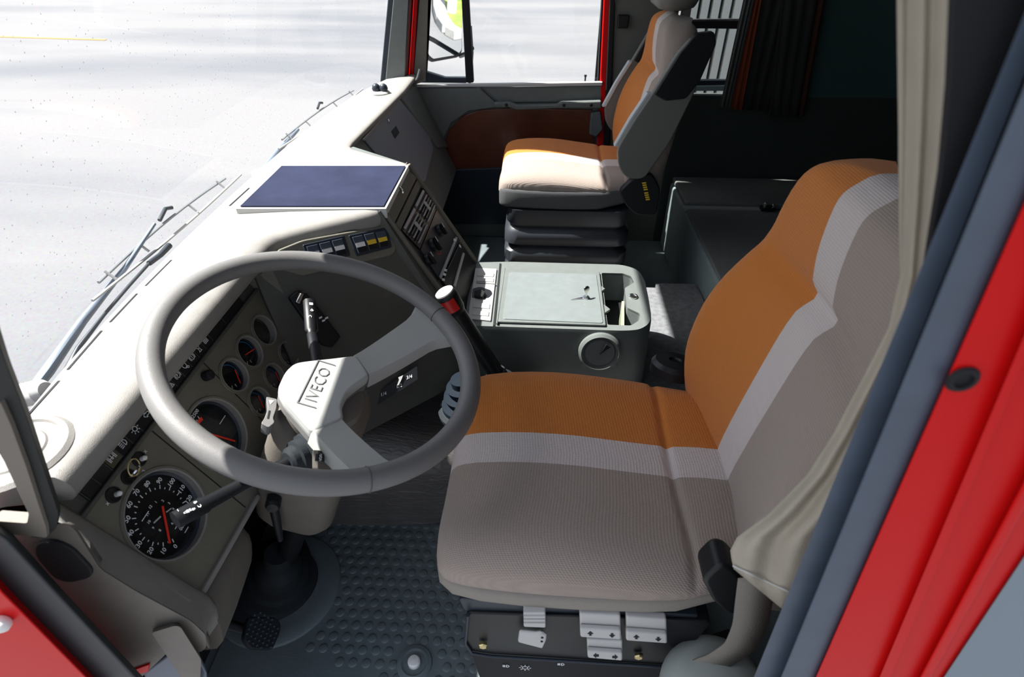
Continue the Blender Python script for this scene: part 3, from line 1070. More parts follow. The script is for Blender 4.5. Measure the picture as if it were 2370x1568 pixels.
# heater panel with three rotary knobs
hp = ST.pslab('heater_panel', [(974, 578), (1011, 486), (1064, 556), (1018, 648)], -.004, .001, BLUEBLK, db)
for q, rr_ in (((1022, 532), .0165), ((1008, 566), .0195), ((996, 600), .0165)):
    u, v = ST.px(q, .008)
    kb = lathe('heater_knob', [(rr_, 0), (rr_ * .98, .004), (rr_ * .86, .009), (0, .0095)], ST.p(u, v, .001), ST.N, BLK, hp, n=28)
    ST.slab('knob_grip', [(u - .004, v - rr_ * .95), (u + .004, v - rr_ * .95), (u + .004, v + rr_ * .95), (u - .004, v + rr_ * .95)], .009, .018, BLK, kb, bevel=.002)
    ST.slab('knob_mark', [(u - .0015, v - rr_ * .95), (u + .0015, v - rr_ * .95), (u + .0015, v - rr_ * .2), (u - .0015, v - rr_ * .2)], .018, .0185, WHITE, kb)
u, v = ST.px((1008, 566), .002)
merged('temperature_arc', ringvf(u, v, .026, .0022, a0=60, a1=200, h=.001, P=ST), REDL, hp)
slb = ST.pslab('slider_bar', [(1018, 640), (1056, 548), (1060, 551), (1022, 646)], .001, .004, SHELLE, hp, bevel=.001)
for q in ((1051, 552), (1027, 632), (1029, 622), (1024, 644)):
    ST.pslab('slider_mark', [(q[0], q[1]), (q[0] + 6, q[1] + 2), (q[0] + 5, q[1] + 7), (q[0] - 1, q[1] + 5)], .004, .005, WHITE, hp)
ab = ST.pslab('ashtray_drawer', [(1024, 650), (1066, 560), (1108, 622), (1070, 710)], -.004, .003, BLK, db, bevel=.002)
ST.pslab('ashtray_edge', [(1051, 660), (1073, 585), (1076, 588), (1055, 664)], .003, .006, LGREY, ab)
ST.pslab('ashtray_mark', [(1062, 566), (1066, 568), (1068, 574), (1064, 572)], .003, .0036, WHITE, ab)

# ---- ribbed rubber mat on the centre of the dash top
mp_ = [onz(p, .706) for p in ((552, 480), (891, 480), (942, 385), (650, 385))]
slab('tray_rim', [onz(p, .705) for p in ((545, 483), (894, 483), (946, 383), (646, 383))], (0, 0, -.022), LGREY, db, bevel=.001)


def ribbed():
    mt = mat('ribbed_mat', (.020, .025, .055), .85, spec=.12, var=.25, vscale=9)
    n = mt.node_tree.nodes
    l = mt.node_tree.links
    tc = n.new('ShaderNodeTexCoord')
    wv = n.new('ShaderNodeTexWave')
    wv.bands_direction = 'Y'
    wv.inputs['Scale'].default_value = 42
    bp = n.new('ShaderNodeBump')
    bp.inputs['Strength'].default_value = .5
    bp.inputs['Distance'].default_value = .002
    l.new(tc.outputs['Object'], wv.inputs[0])
    l.new(wv.outputs[1], bp.inputs['Height'])
    l.new(bp.outputs[0], n['Principled BSDF'].inputs['Normal'])
    return mt


slab('tray_mat', [p + (sum(mp_, V()) / 4 - p) * .02 for p in mp_], (0, 0, .002), ribbed(), db)['label'] = 'dark blue ribbed rubber mat'

# ---- passenger side: face with glovebox lid
PF = Pl((-.512, 0, .69), (0, 1, 0), (.42, 0, -.906))
if PF.N.x < 0: PF.N = -PF.N
PF.slab('passenger_face', [(1.44, -.004), (2.335, -.004), (2.335, .40), (1.40, .40)], -.05, 0, TEAL, db, bevel=.006)
slab('stack_flank', [(-.322, 1.372, .698), (-.50, 1.50, .698), (-.42, 1.50, .40), (-.17, 1.42, .40)], (-.03, -.05, 0), TEAL, db)
glb = PF.pslab('glovebox_lid', [(842, 320), (924, 228), (995, 315), (1004, 345), (985, 420), (930, 425)], 0, .006, mat('lid_blue_grey', (.19, .21, .245), .5, bump=.2), db, bevel=.003, rnd=.012)
PF.pslab('lid_edge', [(840, 322), (922, 228), (926, 230), (845, 326)], .004, .010, PLA, glb, bevel=.002)
PF.pslab('lid_latch', [(906, 304), (917, 291), (925, 307), (915, 321)], .006, .0075, BLK, glb, bevel=.0005, rnd=.003)
u, v = PF.px((899, 281), .006)
lathe('lid_lock', [(.006, 0), (.006, .003), (.003, .004)], PF.p(u, v, .006), PF.N, CHROME, glb, n=16)
PF.slab('face_end', [(2.08, 0), (2.34, -.004), (2.34, .30), (2.22, .26)], -.005, .012, TEAL, db, bevel=.006)

# ---- dash-top outlets and defroster slots
c = onz((30, 1052), .700)
vt = lathe('demister_outlet', [(.062, -.02), (.062, .002), (.057, .006), (.051, .006), (.049, .003), (.036, .004), (.034, .006), (0, .007)], c, (0, 0, 1), PLA, db, n=44)
c = onz((880, 216), .700)
dn = lathe('demister_nozzle', [(.034, -.005), (.034, .004), (.028, .008), (0, .009)], c, (0, 0, 1), LGREY, db, n=28)
for dx in (-.012, .014):
    lathe('nozzle_ball', [(.013, 0), (.015, .008), (.012, .018), (.006, .023), (0, .024)], c + V((dx, .0, .008)), (0, 0, 1), BLUEBLK, dn, n=18, ang=70)
for a, b in (((52, 978), (138, 884)), ((158, 858), (236, 768)), ((256, 748), (318, 682)), ((338, 664), (398, 604)), ((532, 478), (577, 437)), ((632, 402), (662, 374))):
    P0, P1 = onz(a, .690), onz(b, .690)
    d = (P1 - P0).normalized()
    n_ = V((-d.y, d.x, 0)) * .0016
    slab('defroster_slot', [P0 - n_, P1 - n_, P1 + n_, P0 + n_], (0, 0, .002), BLK, db)

# ================================================================ near door pillar, door-side trim
tr = thing('trim_4', None, None, (-.44, .30, .4), kind='structure')
slab('side_panel', roundpoly([ony(p, .315) for p in ((-40, 1185), (100, 1222), (150, 1210), (172, 1225), (232, 1318), (312, 1368), (442, 1438), (476, 1470), (478, 1500), (462, 1512), (395, 1505), (330, 1566), (300, 1600), (60, 1330), (-60, 1240))], .008), (-.022, .020, -.028), TRIM, tr, bevel=.004)
sg = slab('speaker_grille', roundpoly([ony(p, .311) for p in ((78, 1262), (120, 1253), (165, 1272), (212, 1322), (210, 1340), (160, 1352), (125, 1342), (80, 1290))], .01), (0, .006, 0), BLKM, tr, bevel=.002)
cp_ = slab('cover_plate', roundpoly([ony(p, .305) for p in ((350, 1466), (405, 1449), (418, 1452), (466, 1528), (462, 1600), (440, 1600))], .006), (-.022, .020, -.028), TRIM, tr, bevel=.004)
slab('side_panel_foot', [ony(p, .318) for p in ((330, 1560), (440, 1480), (480, 1560), (490, 1700), (400, 1700))], (-.022, .020, -.028), mat('foot_blue', (.12, .15, .2), .5), tr, bevel=.004)

pn = thing('trim_5', None, None, (-.46, .28, .7), kind='structure')
slab('pillar_cover', roundpoly([ony(p, .30) for p in ((-160, 500), (-95, 500), (8, 825), (60, 960), (136, 1190), (130, 1225), (105, 1246), (70, 1245), (70, 1195), (30, 1105), (-30, 1000), (-180, 700))], .006), (-.022, .020, -.02), mat('pillar_dark', (.012, .014, .013), .6, spec=.3), pn, bevel=.006)
pu0, pu1 = ony((-160, 500), .30), ony((-95, 500), .30)
pud = V((.10, .02, 1.0))
slab('pillar_upper', [pu0 - pud * .02 + V((-.02, .004, 0)), pu1 - pud * .02 + V((.004, .004, 0)), pu1 + pud * .8, pu0 + pud * .8 + V((-.02, 0, 0))], (-.01, .02, 0), mat('pillar_dark', (.012, .014, .013), .6), pn, bevel=.004)
slab('pillar_flange', roundpoly([ony(p, .296) for p in ((-20, 1000), (12, 1075), (66, 1190), (62, 1212), (-20, 1206), (-30, 1232), (108, 1246), (106, 1222), (60, 1080), (25, 985), (0, 930))], .003), (0, .012, 0), mat('pillar_brown', (.17, .15, .125), .6), pn, bevel=.002)
slab('door_seal', [ony(p, .275) for p in ((-60, 1195), (20, 1250), (110, 1350), (335, 1590), (230, 1640), (185, 1562), (10, 1385), (-60, 1330))], (-.022, .020, -.028), mat('door_seal_black', (.025, .03, .035), .55), pn, bevel=.008)
slab('body_flange', [ony(p, .262) for p in ((-60, 1300), (10, 1376), (240, 1610), (200, 1800), (-200, 1800), (-200, 1300))], (-.022, .020, -.028), RED, pn, bevel=.003)
lathe('door_switch', [(.006, 0), (.009, .004), (.0095, .009), (.006, .013), (0, .014)], ony((14, 1432), .262), (.1, -1, .2), WHITEK, pn, n=20, ang=80)
slab('red_edge', [ony(p, .312) for p in ((300, 1556), (345, 1540), (342, 1556), (305, 1566))], (0, .01, 0), RED, pn)

# ---- near B-pillar: curtain, seals, red frame
pr = thing('trim_6', None, None, (.25, .25, .5), kind='structure')


def diag(name, a0, b0, a1, b1, y, thick, mt, bevel=.006, ext=.35, dn=.6):
    pb = [ony(a0, y), ony(b0, y)]
    pt = [ony(a1, y), ony(b1, y)]
    up = [t + (t - b).normalized() * ext for b, t in zip(pb, pt)]
    lo = [b - (t - b).normalized() * dn for b, t in zip(pb, pt)]
    return slab(name, [lo[0], lo[1], up[1], up[0]], V((1, 1, -.6)) * (thick * 2), mt, pr, bevel, seg=3)


slab('dark_gap_sheet', [ony(p, .262) for p in ((2225, -300), (2205, 0), (2196, 200), (2178, 400), (2140, 640), (2240, 640), (2420, 0), (2480, -300))], (0, .004, 0), BLKM, pr, bevel=.001)  # black sheet stands in for the dark gap between curtain and seal
diag('seal_lip', (1745, 1568), (1812, 1568), (2262, 300), (2322, 300), .252, .006, SEAL, bevel=.0028)
diag('seal_bead', (1806, 1568), (1892, 1568), (2325, 300), (2420, 370), .240, .008, SEAL, bevel=.0038)
diag('painted_frame', (1888, 1568), (2330, 1568), (2370, 470), (2720, 470), .236, .004, RED, bevel=.0015)
diag('frame_ridge', (2036, 1568), (2062, 1568), (2352, 820), (2370, 835), .231, .006, RED, bevel=.0028)
diag('frame_ridge', (2130, 1568), (2160, 1568), (2352, 1150), (2382, 1165), .230, .007, RED, bevel=.003)
ph = lathe('plug', [(.0075, 0), (.0085, .001), (.0075, .0025), (.005, .003), (.0045, .001), (0, .001)], ony((2225, 876), .236), (0, -1, 0), BLKM, pr, n=24)
diag('door_shut_face', (2185, 1568), (2900, 1568), (2370, 1290), (2900, 1290), .2335, .003, mat('shut_face_blue_grey', (.20, .25, .29), .6), bevel=.001)

box('body_side', .345, 1.62, .266, .278, -.5, ROOF, RED, pr)

# ---- beige curtain hanging inside the near pillar
ct = thing('curtain', 'gathered beige curtain hanging down inside the red door pillar', 'curtain', (.25, .31, .55))
ROWS = [(-700, 2110, 2260), (-150, 2093, 2235), (0, 2090, 2228), (150, 2090, 2225), (300, 2090, 2215), (470, 2087, 2200), (640, 2083, 2175), (760, 2056, 2150), (860, 2004, 2110), (1000, 1930, 2050), (1100, 1866, 2010), (1190, 1776, 1970), (1245, 1705, 1935), (1275, 1690, 1925)]
N = 26
secs = []
for yy, xl, xr in ROWS:
    row = []
    for k in range(N + 1):
        s = k / N
        q = ony((xl + (xr - xl) * s, yy), .338 - .05 * s + .006 * math.sin(s * 15 + yy * .0012) * (1 - .5 * s))
        row.append(q)
    secs.append(row)
def hemrow(f):
    row = []
    for k in range(N + 1):
        s = k / N
        A = V((1690, 1282, 0)).lerp(V((1925, 1300, 0)), s)
        B = V((1690 + 8, 1318, 0)).lerp(V((1812, 1412, 0)), min(1, s * 1.35)).lerp(V((1860, 1400, 0)), max(0, s * 1.35 - 1) / .35)
        c_ = A.lerp(B, f)
        row.append(ony((c_.x, c_.y), .338 - .05 * s + .004 * math.sin(s * 15 + 1.5) * (1 - .5 * s)))
    return row
secs += [hemrow(.35), hemrow(.7), hemrow(1)]
cu = loft('cloth', secs, BEIGE, ct, cap=False, loop=False, ang=80)
sm = cu.modifiers.new('thick', 'SOLIDIFY')
sm.thickness = .003
hem = [p + V((0, -.003, 0)) for p in hemrow(.62)]
tube('hem_seam', hem, .0012, LGREY, ct, n=6)

# ================================================================ seats
def superloop(x, yc, w, z0, z1, n=48, ey=.45, ez=.5, bol=0.0, dip=0.0):
    zc, h = (z0 + z1) / 2, (z1 - z0) / 2
    out = []
    for i in range(n):
        a = 2 * math.pi * i / n
        c, s = math.cos(a), math.sin(a)
        y = w * math.copysign(abs(c) ** ey, c)
        z = zc + h * math.copysign(abs(s) ** ez, s)
        if s > 0:
            f = abs(y / w)
            z += (bol * f ** 2 * (1 - f ** 6) * 1.6 - dip * (1 - f * f)) * s
        out.append(V((x, yc + y, z)))
    return out


CW = [(-.128, .150), (-.120, .178), (-.10, .194), (-.04, .204), (.08, .208), (.2, .204), (.26, .19), (.34, .18)]
CT = [(-.128, .478), (-.122, .505), (-.105, .522), (-.05, .532), (.05, .532), (.15, .520), (.22, .512), (.245, .512), (.27, .512), (.34, .505)]


def make_seat(yc, label, driver):
    s = thing('driver_seat' if driver else 'passenger_seat', label, 'seat', (.1, yc, 0))
    xs = [-.128, -.125, -.12, -.112, -.10, -.08, -.04, 0, .04, .08, .12, .16, .19, .205, .212, .217, .221, .225, .229, .233, .24, .255, .27, .30, .34]
    secs = [superloop(x, yc, spl(CW, x), .462, spl(CT, x) - .007 * math.exp(-((x - .221) / .006) ** 2), bol=.02, dip=.004, ey=.4) for x in xs]
    loft('cushion', secs, FAB, s, ang=80)
    # plain fabric sides below the piping
    xs = [-.126, -.12, -.10, -.06, 0, .08, .16, .2, .25, .30, .33]
    secs = []
    for x in xs:
        wd = spl(CW, x) + (.004 if driver else .006)
        b = (.448 if driver else .418) + .035 * max(0, (x - .19) / .14) ** 1.5
        secs.append(superloop(x, yc, wd, b, min(.487 if driver else .504, spl(CT, x) - .012), ey=.3, ez=.4))
    loft('cushion_side', secs, SKIRT if driver else mat('seat_side_grey', (.07, .074, .076), .8, bump=.3), s, ang=70)

    # backrest
    zq = lambda z: z if z < .82 else .82 + (z - .82) * .87
    CF = [(.42, .318), (.47, .308), (.51, .305), (.58, .313), (.66, .325), (.74, .338), (.80, .350), (.83, .352), (.88, .346), (.94, .346), (.965, .352), (.985, .372)]
    BO = [(.42, .015), (.50, .035), (.58, .062), (.66, .066), (.72, .056), (.78, .035), (.84, .014), (.90, .004), (.985, 0)]
    HW = [(.42, .18), (.48, .195), (.56, .215), (.64, .224), (.72, .222), (.80, .208), (.86, .194), (.92, .176), (.955, .153), (.975, .125), (.985, .09)]
    BX = [(.42, .40), (.6, .42), (.8, .445), (.92, .45), (.96, .44), (.985, .41)]
    secs = []
    zs = [.42, .43, .45] + [.48 + .02 * i for i in range(16)] + [.79, .80, .81, .82, .83] + [.85 + .02 * i for i in range(5)] + [.945, .955, .963, .97, .976, .981, .985]
    for z in sorted(zs):
        wd, xf, xb, bo = spl(HW, z), spl(CF, z), spl(BX, z), spl(BO, z)
        crease = .017 * math.exp(-((z - .805) / .016) ** 2)
        loop = []
        n = 30
        for i in range(n + 1):
            t = -1 + 2 * i / n
            f = abs(t)
            y = wd * math.sin(t * math.pi / 2) if True else wd * t
            ff = abs(y) / wd
            x = xf - bo * (ff ** 1.8) * 1.0 + crease * (1 - ff ** 2)
            if ff > .80:
                q = (ff - .80) / .20
                x += (1 - math.sqrt(max(0, 1 - q * q))) * .055
            loop.append(V((x, yc + y, zq(z))))
        xe = loop[-1].x
        for i in range(1, 10):
            t = i / 10
            a = math.pi * t
            y = wd * math.copysign(abs(math.cos(a)) ** .5, math.cos(a))
            loop.append(V((xe + (xb - xe) * math.sin(a) ** .6, yc + y * .985, zq(z))))
        secs.append(loop)
    top = [V((v.x * .35 + .392 * .65, yc + (v.y - yc) * .4, zq(.9905))) for v in secs[-1]]
    secs.append(top)
    loft('backrest', secs, FAB, s, ang=80)
    # hard side shells with a pale front edge and a black belt cover on top
    for sg_ in (() if driver else (-1, 1)):
        y0 = yc + sg_ * .218
        out = [(.222, .64), (.232, .585), (.262, .548), (.315, .548), (.375, .66), (.42, .80), (.445, .925), (.436, .95), (.392, .945), (.355, .90), (.305, .80), (.26, .72)]
        sh = slab('side_shell', roundpoly([V((x + .012, y0, z)) for x, z in out], .02), (0, sg_ * .022, 0), SHELL, s, bevel=.005)
        fe_ = [(.222, .64), (.26, .722), (.300, .793)]
        slab('shell_edge', [V((x + .004, y0 - .004, z)) for x, z in fe_] + [V((x + .018, y0 - .004, z)) for x, z in reversed(fe_)], (0, .028, 0), SHELLE, sh, bevel=.003)
        up = [(.305, .795), (.357, .90), (.392, .948), (.438, .953), (.450, .925), (.425, .83), (.395, .785), (.34, .778)]
        slab('belt_cover', roundpoly([V((x + .014, y0 - .003, z)) for x, z in up], .008), (0, sg_ * .028 + .003, 0), BLK, sh, bevel=.004)
    return s


drv = make_seat(.594, 'orange and grey striped driver seat behind the steering wheel', True)
pas = make_seat(1.93, 'orange and grey striped passenger seat with headrest by the far door', False)

# headrest on the passenger seat
secs = []
for x, k in ((.335, .5), (.34, .8), (.352, .95), (.38, 1), (.42, 1), (.445, .93), (.455, .7)):
    secs.append([V((x + (z - 1.075) * .25, 1.93 + y * k, z)) for y, z in rr(-.13, .13, 1.075 - .095 * k, 1.075 + .095 * k, .05, 5)])
hr = loft('headrest', secs, SHELL, pas, ang=60)
for dy in (-.05, .05):
    tube('headrest_post', [(.395, 1.93 + dy, .93), (.40, 1.93 + dy, 1.0)], .006, CHROME, pas, n=10)

# passenger suspension bellows
secs = []
zz = [(.05, 0), (.09, .0), (.095, .014), (.135, .014), (.15, -.006), (.165, .014), (.205, .014), (.22, -.006), (.235, .014), (.275, .014), (.29, -.006), (.305, .014), (.345, .012), (.36, -.004), (.375, .006), (.425, .006)]
for z, d in zz:
    secs.append([V((x, y, z)) for x, y in rr(-.095 - d, .30 + d, 1.93 - .205 - d, 1.93 + .205 + d, .045, 5)])
loft('suspension_bellows', secs, mat('bellows_rubber', (.028, .033, .04), .42), pas, ang=60)
box('seat_plinth', -.12, .33, 1.70, 2.15, 0, .05, BLKM, pas, bevel=.01)
rc = slab('recliner_cover', roundpoly([ony(p, 1.70) for p in ((1432, 445), (1470, 410), (1510, 402), (1530, 440), (1520, 500), (1475, 500), (1450, 480))], .02), (0, .03, 0), BLK, pas, bevel=.005)
rp = Pl((.35, 1.70, .5), (1, 0, 0), (0, 0, -1))
rp.N = V((0, -1, 0))
for q0 in ((1490, 424), (1495, 447)):
    for i in range(4):
        q = (q0[0] + i * 1.2, q0[1] + i * 5)
        rp.pslab('yellow_mark', [(q[0] - 4, q[1] - 1), (q[0] + 5, q[1] - 2), (q[0] + 5.5, q[1] + 1), (q[0] - 3.5, q[1] + 2)], 0, .001, YEL, rc)

# driver: black base with controls
dbs = drv
box('seat_plinth', -.06, .33, .42, .76, .0065, .10, BLKM, drv, bevel=.01)
slab('base_frame', roundpoly([ony(p, .40) for p in ((1062, 1390), (1075, 1415), (1120, 1425), (1300, 1440), (1600, 1440), (1620, 1425), (1300, 1405), (1070, 1386))], .006), (0, .35, 0), BLUEBLK, drv, bevel=.006)
cpn_ = slab('control_panel', roundpoly([ony(p, .395) for p in ((1080, 1420), (1076, 1490), (1092, 1515), (1130, 1520), (1540, 1545), (1600, 1500), (1650, 1440), (1400, 1430))], .01), (0, .03, 0), BLK, drv, bevel=.003)
tube('panel_edge', [ony(p, .392) for p in ((1083, 1425), (1077, 1490), (1092, 1513), (1135, 1520), (1330, 1532), (1540, 1545))], .0025, BLUEBLK, cpn_, n=8)
slab('lower_panel', [ony(p, .40) for p in ((1085, 1510), (1560, 1545), (1700, 1500), (1760, 1600), (1720, 1700), (1160, 1700))], (0, .03, 0), BLKM, drv, bevel=.004)
KP = Pl((0, .392, 0), (1, 0, 0), (0, 0, -1))
KP.N = V((0, -1, 0))
for kx in ([(1211, 1420), (1262, 1420), (1263, 1455), (1212, 1453)],):
    bt = KP.pslab('ribbed_button', kx, 0, .016, LGREY, drv, bevel=.002)
    for dy in (8, 16, 24):
        KP.pslab('button_rib', [(kx[0][0] + 1, kx[0][1] + dy), (kx[1][0] - 1, kx[0][1] + dy), (kx[1][0] - 1, kx[0][1] + dy + 3), (kx[0][0] + 1, kx[0][1] + dy + 3)], .016, .018, LGREY, bt)
for kx, ar in (([(1341, 1422), (1436, 1427), (1438, 1483), (1343, 1477)], 'v'), ([(1449, 1429), (1543, 1436), (1545, 1492), (1449, 1485)], 'v'), ([(1358, 1482), (1441, 1486), (1441, 1532), (1360, 1525)], 'h')):
    tg = KP.pslab('toggle_switch', kx, 0, .012, LGREY, drv, bevel=.003)
    A, B, C_, D_ = [V((*q, 0)) for q in kx]
    f2 = lambda s, t: A.lerp(B, s).lerp(D_.lerp(C_, s), t)
    lipq = [f2(0, .62), f2(1, .62), f2(1, 1), f2(0, 1)]
    KP.pslab('toggle_lip', [(q.x, q.y) for q in lipq], .012, .02, LGREY, tg, bevel=.003)
    for sx, sgn in ((.25, -1), (.78, 1)):
        cq = f2(sx, .82)
        if ar == 'v':
            aq = [(cq.x - 7, cq.y), (cq.x, cq.y + 6 * sgn), (cq.x + 7, cq.y), (cq.x + 3, cq.y), (cq.x + 3, cq.y - 4 * sgn), (cq.x - 3, cq.y - 4 * sgn), (cq.x - 3, cq.y)]
        else:
            aq = [(cq.x, cq.y - 6), (cq.x + 7 * sgn, cq.y), (cq.x, cq.y + 6), (cq.x, cq.y + 2.5), (cq.x - 6 * sgn, cq.y + 2.5), (cq.x - 6 * sgn, cq.y - 2.5), (cq.x, cq.y - 2.5)]
        KP.pslab('arrow_mark', aq, .02, .0206, BLKM, tg)
lv = KP.pslab('paddle_lever', [(1202, 1464), (1240, 1468), (1254, 1465), (1265, 1474), (1264, 1486), (1256, 1504), (1240, 1500), (1198, 1489)], .006, .012, LGREY, drv, bevel=.003)
for q in ((1255, 1476), (1254, 1485)):
    u, v = KP.px(q, .016)
    lathe('lever_screw', [(.002, 0), (.002, .001)], KP.p(u, v, .016), KP.N, BLKM, lv, n=10)
for q in ((1118, 1495), (1478, 1520)):
    u, v = KP.px(q, .003)
    lathe('bolt_head', [(.007, 0), (.007, .004), (.0055, .006), (0, .006)], KP.p(u, v, 0), KP.N, BRASS, drv, n=6)
for q in ((1172, 1552), (1215, 1556), (1300, 1548)):
    u, v = KP.px(q, 0)
    icon('sun' if q[0] == 1215 else 'lamp', u, v, P=KP, h=-.006, s=1.3, parent=drv, name='printed_symbol')
rk = slab('recliner_knob', roundpoly([ony(p, .375) for p in ((1625, 1345), (1660, 1312), (1690, 1312), (1718, 1340), (1722, 1420), (1690, 1428), (1650, 1395))], .012), (0, .04, 0), BLK, drv, bevel=.006, seg=3)
lathe('tilt_knob', [(.03, 0), (.042, .003), (.042, .02), (.036, .028), (.012, .03), (.010, .026), (0, .026)], (.262, .815, .51), (.1, .2, 1), BLK, drv, n=32)

# ---- seat belt beside the driver seat
sb = thing('seat_belt', 'grey seat belt strap curving down to the floor beside the driver seat', 'seat belt', (.28, .36, .2))
pth = [ony(p, y) for p, y in (((1755, 1340), .345), ((1745, 1400), .345), ((1738, 1450), .345), ((1715, 1500), .35), ((1660, 1535), .36), ((1600, 1560), .36), ((1520, 1600), .36))]
fine = []
for i in range(len(pth) - 1):
    for k in range(6):
        fine.append(pth[i].lerp(pth[i + 1], k / 6))
for _ in range(3):
    fine = [fine[0]] + [(fine[i - 1] + fine[i] * 2 + fine[i + 1]) / 4 for i in range(1, len(fine) - 1)] + [fine[-1]]
vs, fs = [], []
for i, p in enumerate(fine):
    t = (fine[min(i + 1, len(fine) - 1)] - fine[max(i - 1, 0)]).normalized()
    b = V((0, -1, .25)).cross(t).normalized() * .021
    vs += [p - b, p + b]
for i in range(len(fine) - 1):
    fs.append((2 * i, 2 * i + 1, 2 * i + 3, 2 * i + 2))
st_ = mesh('strap', vs, fs, mat('belt_webbing', (.22, .205, .18), .8, bump=.3), sb, ang=80)
so2 = st_.modifiers.new('thick', 'SOLIDIFY'); so2.thickness = .0025
lathe('reel_cover', [(.075, 0), (.073, .02), (.06, .036), (.03, .045), (0, .047)], ony((1650, 1610), .34), (0, -.25, 1), mat('reel_grey', (.32, .36, .35), .45), sb, n=40, ang=60)

# ================================================================ steering
WC = V((-.297, .624, .691))
WNN = V((.353, -.04, .935)).normalized()
E1 = V((.935, 0, -.353)); E1 = (E1 - WNN * E1.dot(WNN)).normalized()
E2 = WNN.cross(E1)


def wp(a, b, h=0): return WC + E1 * a + E2 * b + WNN * h


sw = thing('steering_wheel', 'large grey two-spoke steering wheel with a raised maker name on its hub', 'steering wheel', WC - WNN * .09)
RIM = .217
tube('rim', [wp(RIM * math.cos(2 * math.pi * i / 120), RIM * math.sin(2 * math.pi * i / 120)) for i in range(120)], .0158, WHEEL, sw, n=20, closed=True)
HP = -.048
hub = [(-.050, -.034), (-.052, .0), (-.046, .022), (-.030, .034), (.004, .056), (.033, .076), (.046, .064), (.066, .040), (.053, .016), (.043, -.008), (.043, -.035), (.053, -.056), (.040, -.072), (.020, -.092), (-.004, -.074), (-.034, -.052)]
hub3 = roundpoly([wp(a, b - .012, HP) for a, b in hub], .009)
slab('hub_pad', hub3, -WNN * .020, HUBM, sw, bevel=.006, seg=3)
slab('hub_underside', roundpoly([wp(a * .99, (b - .012) * .99, HP - .018) for a, b in hub], .008), -WNN * .016, WHEEL, sw, bevel=.003)
# spokes: flat bars that climb from the hub to the rim
for sgn, a0, b0, a1, b1 in ((1, (.030, .066), (.064, .030), (.112, .186), (.166, .140)), (-1, (.050, -.066), (.018, -.102), (.148, -.158), (.104, -.190))):
    secs = []
    for k in range(13):
        t = k / 12
        h = HP + (-.004 - HP) * (t ** 1.3) - .002
        p, q = V((*a0, 0)).lerp(V((*a1, 0)), t), V((*b0, 0)).lerp(V((*b1, 0)), t)
        if t > .8:
            sp_ = 1 + (t - .8) * 2.2
            c_ = (p + q) / 2
            p, q = c_ + (p - c_) * sp_, c_ + (q - c_) * sp_
        th = .026 - .008 * t
        A, B = wp(p.x, p.y, h), wp(q.x, q.y, h)
        ed = (B - A).normalized() * .004
        secs.append([A - ed * .8 - WNN * th, A - ed * .3 - WNN * .006, A + ed * .6, A + ed * 2, B - ed * 2, B - ed * .6, B + ed * .3 - WNN * .006, B + ed * .8 - WNN * th])
    loft('spoke', secs, mat('spoke_plastic', (.33, .335, .32), .5, bump=.15, bscale=1200), sw, ang=50)
# raised maker name, read from the driver's seat
WP = Pl(wp(0, 0, HP), E2, E1)
WP.N = WNN
tx = WP.text('lettering', 'IVECO', -.020, .0, .025, WHEEL, sw, h=.0004, du=(1, 0), dv=(0, -1), ext=.0008, bold=-.0004)
fr_ = [barvf(-.064, -.016, .026, -.016, .0016, h=.0002, P=WP, th=.0012), barvf(-.064, -.016, -.064, .010, .0016, h=.0002, P=WP, th=.0012), barvf(.026, -.016, .026, .010, .0016, h=.0002, P=WP, th=.0012)]
merged('name_border', fr_, WHEEL, sw)
tx.data.materials[0] = WHEEL
for a in (32, -60):
    ra = math.radians(a + 18 if a > 0 else a)
    tube('rim_joint', [wp(RIM * math.cos(ra) + .0162 * math.cos(ra) * math.cos(t), RIM * math.sin(ra) + .0162 * math.sin(ra) * math.cos(t), .0162 * math.sin(t)) for t in [2 * math.pi * i / 24 for i in range(24)]], .0007, DARK, sw, n=6, closed=True)

cl_ = thing('steering_column', 'grey steering column shroud with black stalks below the steering wheel', 'steering column', WC - WNN * .72)
# turned collar right below the hub
lathe('collar', [(.058, -.125), (.060, -.10), (.060, -.080), (.056, -.076), (.048, -.072), (0, -.07)], wp(.01, -.01, 0), WNN, TRIM, cl_, n=44)
secs = []
for t, a_, b_, ca in ((-.100, .056, .056, .012), (-.115, .064, .064, .012), (-.14, .068, .068, .014), (-.19, .070, .072, .012), (-.25, .072, .076, .008), (-.30, .072, .076, .006), (-.37, .068, .072, .010), (-.40, .058, .062, .012)):
    secs.append([wp(x + ca, y, t) for x, y in rr(-a_, a_, -b_, b_, .034, 5)])
loft('shroud', secs, TRIM, cl_, ang=50)
tube('shaft', [wp(.02, 0, -.37), wp(.01, 0, -.55), wp(0, 0, -.70)], .022, BLK, cl_, n=18)
lathe('shaft_boot', [(.115, 0), (.113, .012), (.085, .02), (.08, .035), (.066, .04), (.062, .055), (.05, .06), (.046, .085), (.03, .10), (.026, .14)], (-.55, .64, .006), WNN * .8 + V((0, 0, .4)), RUB, cl_, n=40)
lathe('boot_flange', [(.132, 0), (.13, .006), (.12, .010), (.10, .010)], (-.545, .635, .006), (0, 0, 1), MATM, cl_, n=44)


def stalkp(q, h): return onp(q, WC + WNN * h, WNN)


